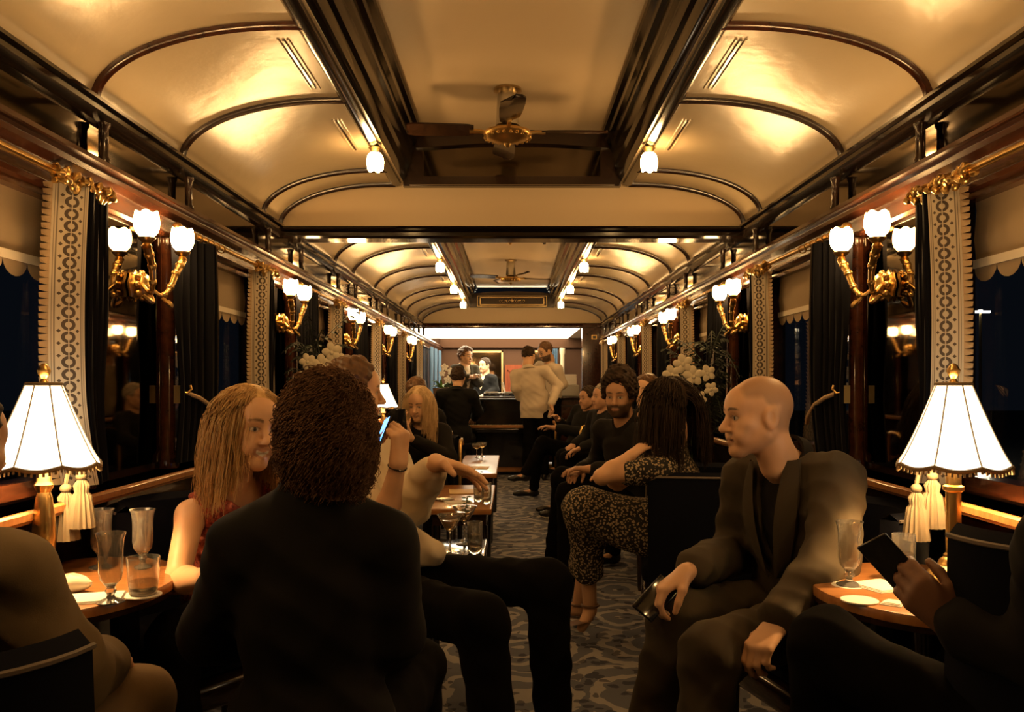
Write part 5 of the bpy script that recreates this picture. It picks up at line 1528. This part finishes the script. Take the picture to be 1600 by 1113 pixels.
# smiling blonde woman
p = Figure('smiling blonde woman in red sequin top behind the left table', A_(388, 667, 2.60), (.74, -.66, -.06), A_(368, 757, 2.68), (-.90, 2.80, .53), V(.75, -.66, 0),
    {'r': [A_(276, 908, 2.46), (-.80, 2.27, .742)], 'l': [(-.62, 2.72, .72), (-.62, 2.42, .76)]},
    {'r': [(-.93, 2.38, .55), (-.90, 2.36, .09)], 'l': [(-.66, 2.42, .55), (-.66, 2.40, .09)]}, h=.0040, hs=1.02, fem=True, smile=True, tilt=.10, sh=.155, wide=.92, brow=(.16, .08, .035))
p.top('sequin_top', 'sequin', .008, (0, 0), tank=True, neck=.075, vneck=.05, h=.006, nk=0)
p.trousers('trouser_black', .01, h=.008); p.shoes(h=.009)
p.long_hair('hair_blonde', 5200, .31, .37, .007, 24, seed=5, vol=.007, segs=18, front=.78, r=(.0013, .0007), g=.003)
armchair(-1.04, 2.94, facing(V(.8, -.6)), 'dark armchair under the smiling blonde woman', False)

# man in the white shirt
f = V(.86, -.5, 0)
p = Figure('man in white shirt seen in profile, hand with cord bracelet raised to mouth', A_(553, 612, 3.26), (.97, .22, -.05), A_(552, 692, 3.28), (-.58, 3.26, .53), f,
    {'r': [A_(600, 820, 2.96), A_(622, 724, 2.90)], 'l': [A_(640, 790, 3.28), A_(682, 722, 3.05)]},
    {'r': [A_(752, 970, 2.58), (-.04, 2.52, .09)], 'l': [A_(856, 912, 2.98), (.14, 2.92, .09)]}, h=.0045,
    hands={'r': dict(d=V(.02, .03, .3), n=V(-.6, .35, .1), side=V(.1, .5, .3), curl=(1.2, 1.25, 1.3, 1.3), thumb=.9, s=1.15),
           'l': dict(d=V(.26, -.13, -.06), n=V(-.15, -.35, -.8), side=V(-.3, -.5, .0), curl=(.14, .18, .24, .30), thumb=.2, spread=.35, s=1.25)})
p.top('shirt', 'shirt_white', .016, (.98, 1.72), sl=.016, amp=.007, neck=.058, h=.006, seed=2, tail=[cone(p.P+V(.02, -.08, .14), p.P+V(.20, -.14, .13), .12, .075, .06), cone(p.P+V(.20, -.14, .13), p.P+V(.30, -.18, .12), .075, .045, .04)])
p.collar('shirt_white'); p.trousers('trouser_black', .02, .005, h=.007); p.shoes(); p.short_hair('hair_mid', .014, .05, -.03)
e, w = p.arms['r']; ax = unit(w-e); a1 = unit(np.cross(ax, V(1, 0, 0))); a2 = np.cross(ax, a1); c = w-ax*.012
MB().tube([tuple(c+.0315*(a1*math.cos(t)+a2*math.sin(t))-p.o) for t in np.linspace(0, 2*PI, 25)], .0028, 6).build('bracelet', M['black'], p.root)
phone(w+V(-.060, .015, .085), V(.25, .3, .75), V(-.93, -.38, .1), 'phone with blue lit screen in the raised fist of the man in white shirt', True)
armchair(-.64, 3.45, facing(f), 'dark armchair under the man in white shirt', False)

# man at the left edge
p = Figure('person in beige brown jacket at the left edge, back to the camera', (-.985, 1.50, 1.14), (.3, .95, -.05), (-.995, 1.44, .975), (-.97, 1.42, .53), V(.18, 1, 0),
    {'r': [(-.745, 1.43, .765), (-.80, 1.69, .70)], 'l': [(-1.18, 1.5, .75), (-1.08, 1.75, .66)]},
    {'r': [(-.785, 1.80, .585), (-.80, 1.80, .09)], 'l': [(-1.08, 1.82, .56), (-1.08, 1.84, .09)]}, h=.007, fine=False, sh=.165)
p.top('jacket', 'jacket_beige', .016, (1.9, 1.9), sl=.006, amp=.007, h=.007, seed=9); p.trousers('trouser_tan', .015, h=.008); p.shoes(); p.short_hair('hair_dark')
armchair(-.90, 1.36, facing(V(.12, 1)), 'black velvet armchair in the bottom left corner', False, 1.03)

# person at the right edge with the phone
p = Figure('person in black at the right edge, hand raised holding a phone', (1.145, 1.53, 1.19), (-.3, .95, -.1), (1.12, 1.46, 1.025), (1.12, 1.58, .53), V(-.1, 1, 0),
    {'r': [(1.22, 1.6, .78), (1.20, 1.80, .66)], 'l': [(.985, 1.57, .76), A_(1492, 978, 1.70)]},
    {'r': [(1.10, 2.05, .55), (1.12, 2.1, .09)], 'l': [A_(1292, 1012, 1.98), (.72, 2.02, .09)]}, h=.005, skin='skin_dark', fine=False,
    hands={'r': dict(d=V(-.2, .3, 0), n=V(0, 0, -1), side=V(-1, 0, 0)),
           'l': dict(d=V(-.24, .12, .24), n=V(.35, .55, -.1), side=V(-.3, .2, .5), curl=(.75, .8, .85, .85), thumb=.6, s=1.08)})
p.top('jumper', 'sweater', .02, (1.9, 1.86), sl=.008, amp=.005, h=.008, seed=3); p.trousers('trouser_black', .025, .006, h=.008); p.shoes(h=.009); p.short_hair('hair_dark')
w = p.arms['l'][1]; phone(w+V(-.075, .095, .095), V(-.55, .05, .62), V(.6, .7, .3), 'dark phone held up in the shadowed hand before the right lamp')
armchair(1.115, 1.78, facing(V(0, 1)), 'black velvet armchair back in the bottom right corner', False, 1.13).scale.x = .84

# woman in the floral dress
f = V(-.92, .38, 0)
p = Figure('long-haired woman in small floral dress seated with crossed legs', A_(1042, 632, 4.02), (-.62, .78, -.08), A_(1048, 698, 4.0), (.83, 4.08, .53), f,
    {'l': [A_(940, 745, 3.78), A_(985, 712, 3.86)], 'r': [(.52, 4.25, .76), (.45, 4.05, .82)]},
    {'r': [(.40, 4.28, .60), (.345, 4.44, .12)], 'l': [(.345, 4.10, .655), (.385, 4.26, .16), (.34, 4.22, .06)]}, h=.006, fem=True, fine=False, sh=.155, wide=.94)
k1, k2 = p.legs['l'][0], p.legs['r'][0]
p.top('dress', 'floral', .010, (.55, .55), neck=.068, h=.007, tail=[cone(p.hip['l'], k1, .11, .085, .05), cone(p.hip['r'], k2, .11, .085, .05), cone(p.P, k1, .15, .095, .06), cone(p.P, k2, .14, .085, .06), cone(k1, k1+(p.legs['l'][1]-k1)*.62, .09, .075, .05), cone(k2, k2+(p.legs['r'][1]-k2)*.55, .085, .085, .06)])
for q in ('r', 'l'):
    a = p.legs[q][1]; t = p.toe(q); mb = MB(); d = unit((t-a)*V(1, 1, 0)); sd = V(-d[1], d[0], 0)
    mb.tube([tuple(a+V(0, 0, -.0)+.042*(d*math.cos(x)+sd*math.sin(x))-p.o) for x in np.linspace(0, 2*PI, 17)], .006, 6)
    o1 = a-V(0, 0, .068)-d*.04; 
    mb.grid([[tuple(o1+d*.055*k+sd*.036*j*(1 if k < 3 else .8)+V(0, 0, (t[2]-a[2]+.035)*k/4*0)-p.o) for j in (-1, 0, 1)] for k in range(5)])
    mb.build('sandal', M['sandal'], p.root)
p.long_hair('hair_dark', 1500, .36, .30, .004, 18, seed=8, vol=.010, segs=16)
armchair(.88, 4.06, facing(V(-1, .15)), 'dark armchair with pale piping under the woman in floral dress', 2)

# bearded dark haired man behind her
p = Figure('dark-haired bearded man in black looking toward the camera', A_(968, 617, 5.2), (-.42, -.9, -.15), A_(976, 665, 5.27), (.78, 5.42, .53), V(-.75, -.65, 0),
    {'r': [(.56, 5.62, .74), A_(905, 735, 5.30)], 'l': [(.72, 5.05, .74), A_(922, 733, 5.12)]},
    {'r': [A_(880, 748, 5.55), (.27, 5.66, .09)], 'l': [A_(888, 772, 5.2), (.33, 5.16, .09)]}, h=.006, beard=1, hs=1.04, skin='skin_tan')
p.top('shirt', 'shirt_black', .014, (1.85, 1.85), amp=.004, h=.008, neck=.056); p.collar('shirt_black', .0, .060, .075); p.trousers('trouser_black', .014, h=.009); p.shoes(h=.009)
p.short_hair('hair_dark', .020, .030, -.04, .010, .025)
armchair(.86, 5.52, facing(V(-.85, -.5)), 'brass-railed armchair under the dark-haired bearded man')

# the head half hidden behind them
p = Figure('person half hidden behind the long-haired woman, only brown hair showing', A_(1010, 612, 6.3), (-.6, -.8, 0), (.985, 6.32, 1.03), (1.0, 6.4, .53), V(-.8, -.6, 0),
    {'r': [(.78, 6.52, .75), (.66, 6.3, .66)], 'l': [(1.02, 6.1, .75), (.8, 6.05, .66)]}, {'r': [(.62, 6.35, .55), (.6, 6.3, .09)], 'l': [(.72, 6.02, .55), (.7, 5.98, .09)]}, h=.009, fine=False)
p.top('jumper', 'sweater', .014, (1.9, 1.9), h=.011); p.trousers('trouser_black', h=.011); p.shoes(h=.011); p.short_hair('hair_mid')
armchair(1.06, 6.46, facing(V(-.85, -.5)), 'brass-railed armchair under the person with only brown hair showing')

# blonde woman with a phone
p = Figure('long-haired blonde woman in black looking down at her phone', A_(655, 630, 6.3), (-.25, -.93, -.30), (-.665, 6.38, .95), (-.665, 6.45, .50), V(-.1, -1, 0),
    {'r': [(-.90, 6.22, .74), A_(626, 676, 6.02)], 'l': [(-.46, 6.25, .72), A_(640, 684, 6.0)]},
    {'r': [(-.76, 6.02, .53), (-.78, 6.02, .09)], 'l': [(-.56, 6.02, .53), (-.56, 6.04, .09)]}, h=.0055, fem=True, sh=.155,
    hands={'r': dict(d=V(.0, -.1, 1), n=V(.4, .8, .1), side=V(1, 0, 0), curl=(.5, .5, .6, .6)), 'l': dict(d=V(-.4, -.1, .8), n=V(-.1, .8, .3), side=V(-.5, 0, .5), curl=(.6, .6, .7, .7))})
p.top('top', 'shirt_black', .012, (1.85, 1.85), h=.009, neck=.07, vneck=.06); p.trousers('trouser_black', h=.010); p.shoes(h=.010)
p.long_hair('hair_fair', 1500, .36, .45, .005, 18, seed=12, vol=.006, front=.62, r=(.0024, .0014), g=.004)
phone(A_(627, 656, 5.94), V(-.1, .1, 1), V(.25, .95, .2), 'dark phone in the hands of the blonde woman in black')
armchair(-.665, 6.50, facing(V(0, -1)), 'brass-railed armchair under the blonde woman with the phone')
p = Figure('person with brown hair seated just behind the blonde woman with the phone', A_(651, 613, 7.35), (.2, .98, 0), (-.81, 7.32, 1.03), (-.81, 7.3, .52), V(.1, 1, 0),
    {'r': [(-.56, 7.35, .75), (-.6, 7.55, .66)], 'l': [(-1.06, 7.35, .75), (-.95, 7.55, .66)]}, {'r': [(-.7, 7.72, .55), (-.7, 7.75, .09)], 'l': [(-.92, 7.72, .55), (-.92, 7.75, .09)]}, h=.010, fine=False)
p.top('jumper', 'sweater', h=.011, sleeve=(1.9, 1.9)); p.trousers('trouser_black', h=.011); p.shoes(h=.011); p.short_hair('hair_mid')
armchair(-.81, 7.24, facing(V(0, 1)), 'brass-railed armchair back to back with the blonde woman')

# pianist
p = Figure('pianist in black suit seated at the upright piano, seen from behind', A_(716, 590, 10.9), (.1, 1, -.08), (-.69, 10.83, 1.165), (-.70, 10.97, .60), V(.0, 1, 0),
    {'r': [(-.44, 11.05, .90), (-.50, 11.42, .80)], 'l': [(-.96, 11.05, .90), (-.90, 11.42, .80)]}, {'r': [(-.55, 11.36, .54), (-.55, 11.38, .09)], 'l': [(-.85, 11.36, .54), (-.85, 11.3, .09)]}, h=.010, fine=False, hs=1.05, sh=.19)
p.top('jacket', 'suit_black', .022, (1.9, 1.9), h=.011); p.collar('suit_black'); p.trousers('suit_black', h=.011); p.shoes(h=.011); p.short_hair('hair_dark', .016)

# waiter in the white jacket
f = V(.25, 1, 0)
p = Figure('waiter in white jacket and black trousers standing with back to the camera', A_(826, 556, 11.2), (.45, .9, -.06), (.225, 11.13, 1.445), (.31, 11.22, .97), f,
    {'r': [A_(872, 603, 11.15), A_(861, 632, 10.95)], 'l': [A_(806, 606, 11.2), A_(812, 622, 11.32)]}, {'r': [(.42, 11.22, .50), (.42, 11.2, .09)], 'l': [(.22, 11.22, .50), (.20, 11.2, .09)]}, h=.008, fine=False, sh=.20,
    hands={'r': dict(d=V(.2, -.1, -.6), n=V(-.8, 0, -.2), side=V(0, .5, -.5), curl=(.9, .9, 1, 1)), 'l': dict(d=V(.3, .3, -.3), n=V(0, 0, -1), side=V(1, 0, 0))})
p.top('jacket', 'jacket_white', .014, (1.92, 1.92), sl=.004, h=.008, amp=.0035, hem=.0, tail=[cone(p.P+V(-.10, 0, .12), p.P+V(-.115, 0, -.25), .085, .092, .06), cone(p.P+V(.10, 0, .12), p.P+V(.115, 0, -.25), .085, .092, .06), cone(p.P+V(0, 0, .12), p.P+V(0, 0, -.25), .115, .12, .06), half(p.P-V(0, 0, .16), V(0, 0, -1), .006), cone(p.P+V(0, -.16, .02), p.P+V(0, -.16, -.25), .006, .014, .004, '-')]); p.collar('jacket_white'); p.trousers('trouser_black', h=.010); p.shoes(h=.010); p.short_hair('hair_dark', .008, .05, -.0)

# bearded barman in white
p = Figure('bearded barman in white jacket bending his head toward the waiter', A_(852, 549, 12.05), (-.75, -.5, -.35), (.515, 12.10, 1.535), (.54, 12.2, 1.05), V(-.7, -.6, 0),
    {'r': [A_(838, 598, 12.2), A_(830, 618, 11.95)], 'l': [A_(880, 600, 12.0), A_(862, 618, 11.8)]}, {'r': [(.44, 12.24, .55), (.46, 12.24, .09)], 'l': [(.62, 12.14, .55), (.62, 12.14, .09)]}, h=.008, beard=1, sh=.19, hs=1.04)
p.top('jacket', 'jacket_white', .014, (1.9, 1.9), sl=.002, h=.009, amp=.003); p.collar('jacket_white'); p.trousers('trouser_black', h=.011); p.shoes(h=.011); p.short_hair('hair_mid', .012, .05, -.02)
hm = MB()
for e in (-1, 1):
    c0 = p.W(e*.033, .100, -.002); hm.tube([tuple(c0+.021*(p.R[0]*math.cos(x)+p.R[2]*.85*math.sin(x))-p.o) for x in np.linspace(0, 2*PI, 15)], .0022, 5)
hm.tube([tuple(p.W(-.012, .103, 0)-p.o), tuple(p.W(.012, .103, 0)-p.o)], .002, 5); hm.build('eyeglasses', M['black'], p.root)

# curly haired barman behind the bar, and an added figure standing in for a mirror reflection
p = Figure('barman with curly fair hair, dark jacket and white shirt behind the bar', A_(728, 557, 13.3), (.72, -.7, -.02), (-.735, 13.34, 1.53), (-.75, 13.38, 1.0), V(.6, -.8, 0),
    {'r': [(-.93, 13.2, 1.27), A_(736, 588, 13.05)], 'l': [(-.52, 13.35, 1.27), A_(741, 590, 13.1)]}, {'r': [(-.83, 13.36, .52), (-.84, 13.38, .09)], 'l': [(-.66, 13.4, .52), (-.66, 13.42, .09)]}, h=.008, sh=.18, hs=1.05)
p.top('shirt', 'shirt_white', .010, (0, 0), h=.009); p.top('jacket', 'suit_brown', .024, (1.85, 1.85), vneck=.5, h=.010, neck=.075, seed=5); p.collar('shirt_white', .002)
p.trousers('trouser_black', h=.012); p.shoes(h=.012); p.short_hair('hair_mid', .02, .05, -.03, .014, .012, f=55)
p = Figure('dark-suited figure standing in for a mirror reflection, beside the red wooden door', A_(757, 571, 14.6), (-.6, -.75, 0), (-.46, 14.62, 1.40), (-.46, 14.64, .93), V(-.5, -.8, 0),
    {'r': [(-.62, 14.75, 1.15), (-.62, 14.5, 1.05)], 'l': [(-.28, 14.5, 1.15), (-.45, 14.36, 1.08)]}, {'r': [(-.53, 14.66, .5), (-.54, 14.66, .09)], 'l': [(-.39, 14.62, .5), (-.39, 14.62, .09)]}, h=.010, sh=.17)
p.top('shirt', 'shirt_white', .008, (0, 0), h=.011); p.top('jacket', 'suit_black', .02, (1.85, 1.85), vneck=.3, h=.011, neck=.072); p.trousers('suit_black', h=.012); p.shoes(h=.012); p.short_hair('hair_dark')

# two guests far down the right side
p = Figure('dark-haired man in black with crossed legs stretched into the aisle', A_(919, 622, 9.3), (-.85, -.5, -.05), (.83, 9.34, .96), (.74, 9.42, .53), V(-.85, -.5, 0),
    {'r': [(.62, 9.62, .73), A_(872, 655, 9.4)], 'l': [(.80, 9.08, .73), A_(866, 668, 9.1)]}, {'r': [(.30, 9.5, .54), (.24, 9.56, .09)], 'l': [(.33, 9.26, .62), (.14, 9.2, .30), (.02, 9.15, .25)]}, h=.009, skin='skin_tan')
p.top('jacket', 'suit_black', .018, (1.85, 1.85), h=.011); p.trousers('trouser_black', h=.010); p.shoes(h=.010); p.short_hair('hair_dark')
armchair(.83, 9.50, facing(V(-.85, -.5)), 'brass-railed armchair under the man with stretched crossed legs')
p = Figure('grey-haired person seated right of the man with stretched crossed legs', A_(942, 620, 8.25), (-.9, -.3, 0), (.88, 8.28, .98), (.92, 8.32, .53), V(-.9, -.4, 0),
    {'r': [(.75, 8.52, .74), (.60, 8.4, .66)], 'l': [(.86, 8.0, .74), (.64, 8.0, .66)]}, {'r': [(.50, 8.36, .55), (.46, 8.36, .09)], 'l': [(.52, 8.12, .55), (.48, 8.1, .09)]}, h=.009, skin='skin_tan')
p.top('jumper', 'sweater', .014, (1.9, 1.9), h=.011); p.trousers('trouser_black', h=.011); p.shoes(h=.011); p.short_hair('hair_grey', .012)
armchair(1.0, 8.36, facing(V(-.9, -.4)), 'brass-railed armchair under the grey-haired person')
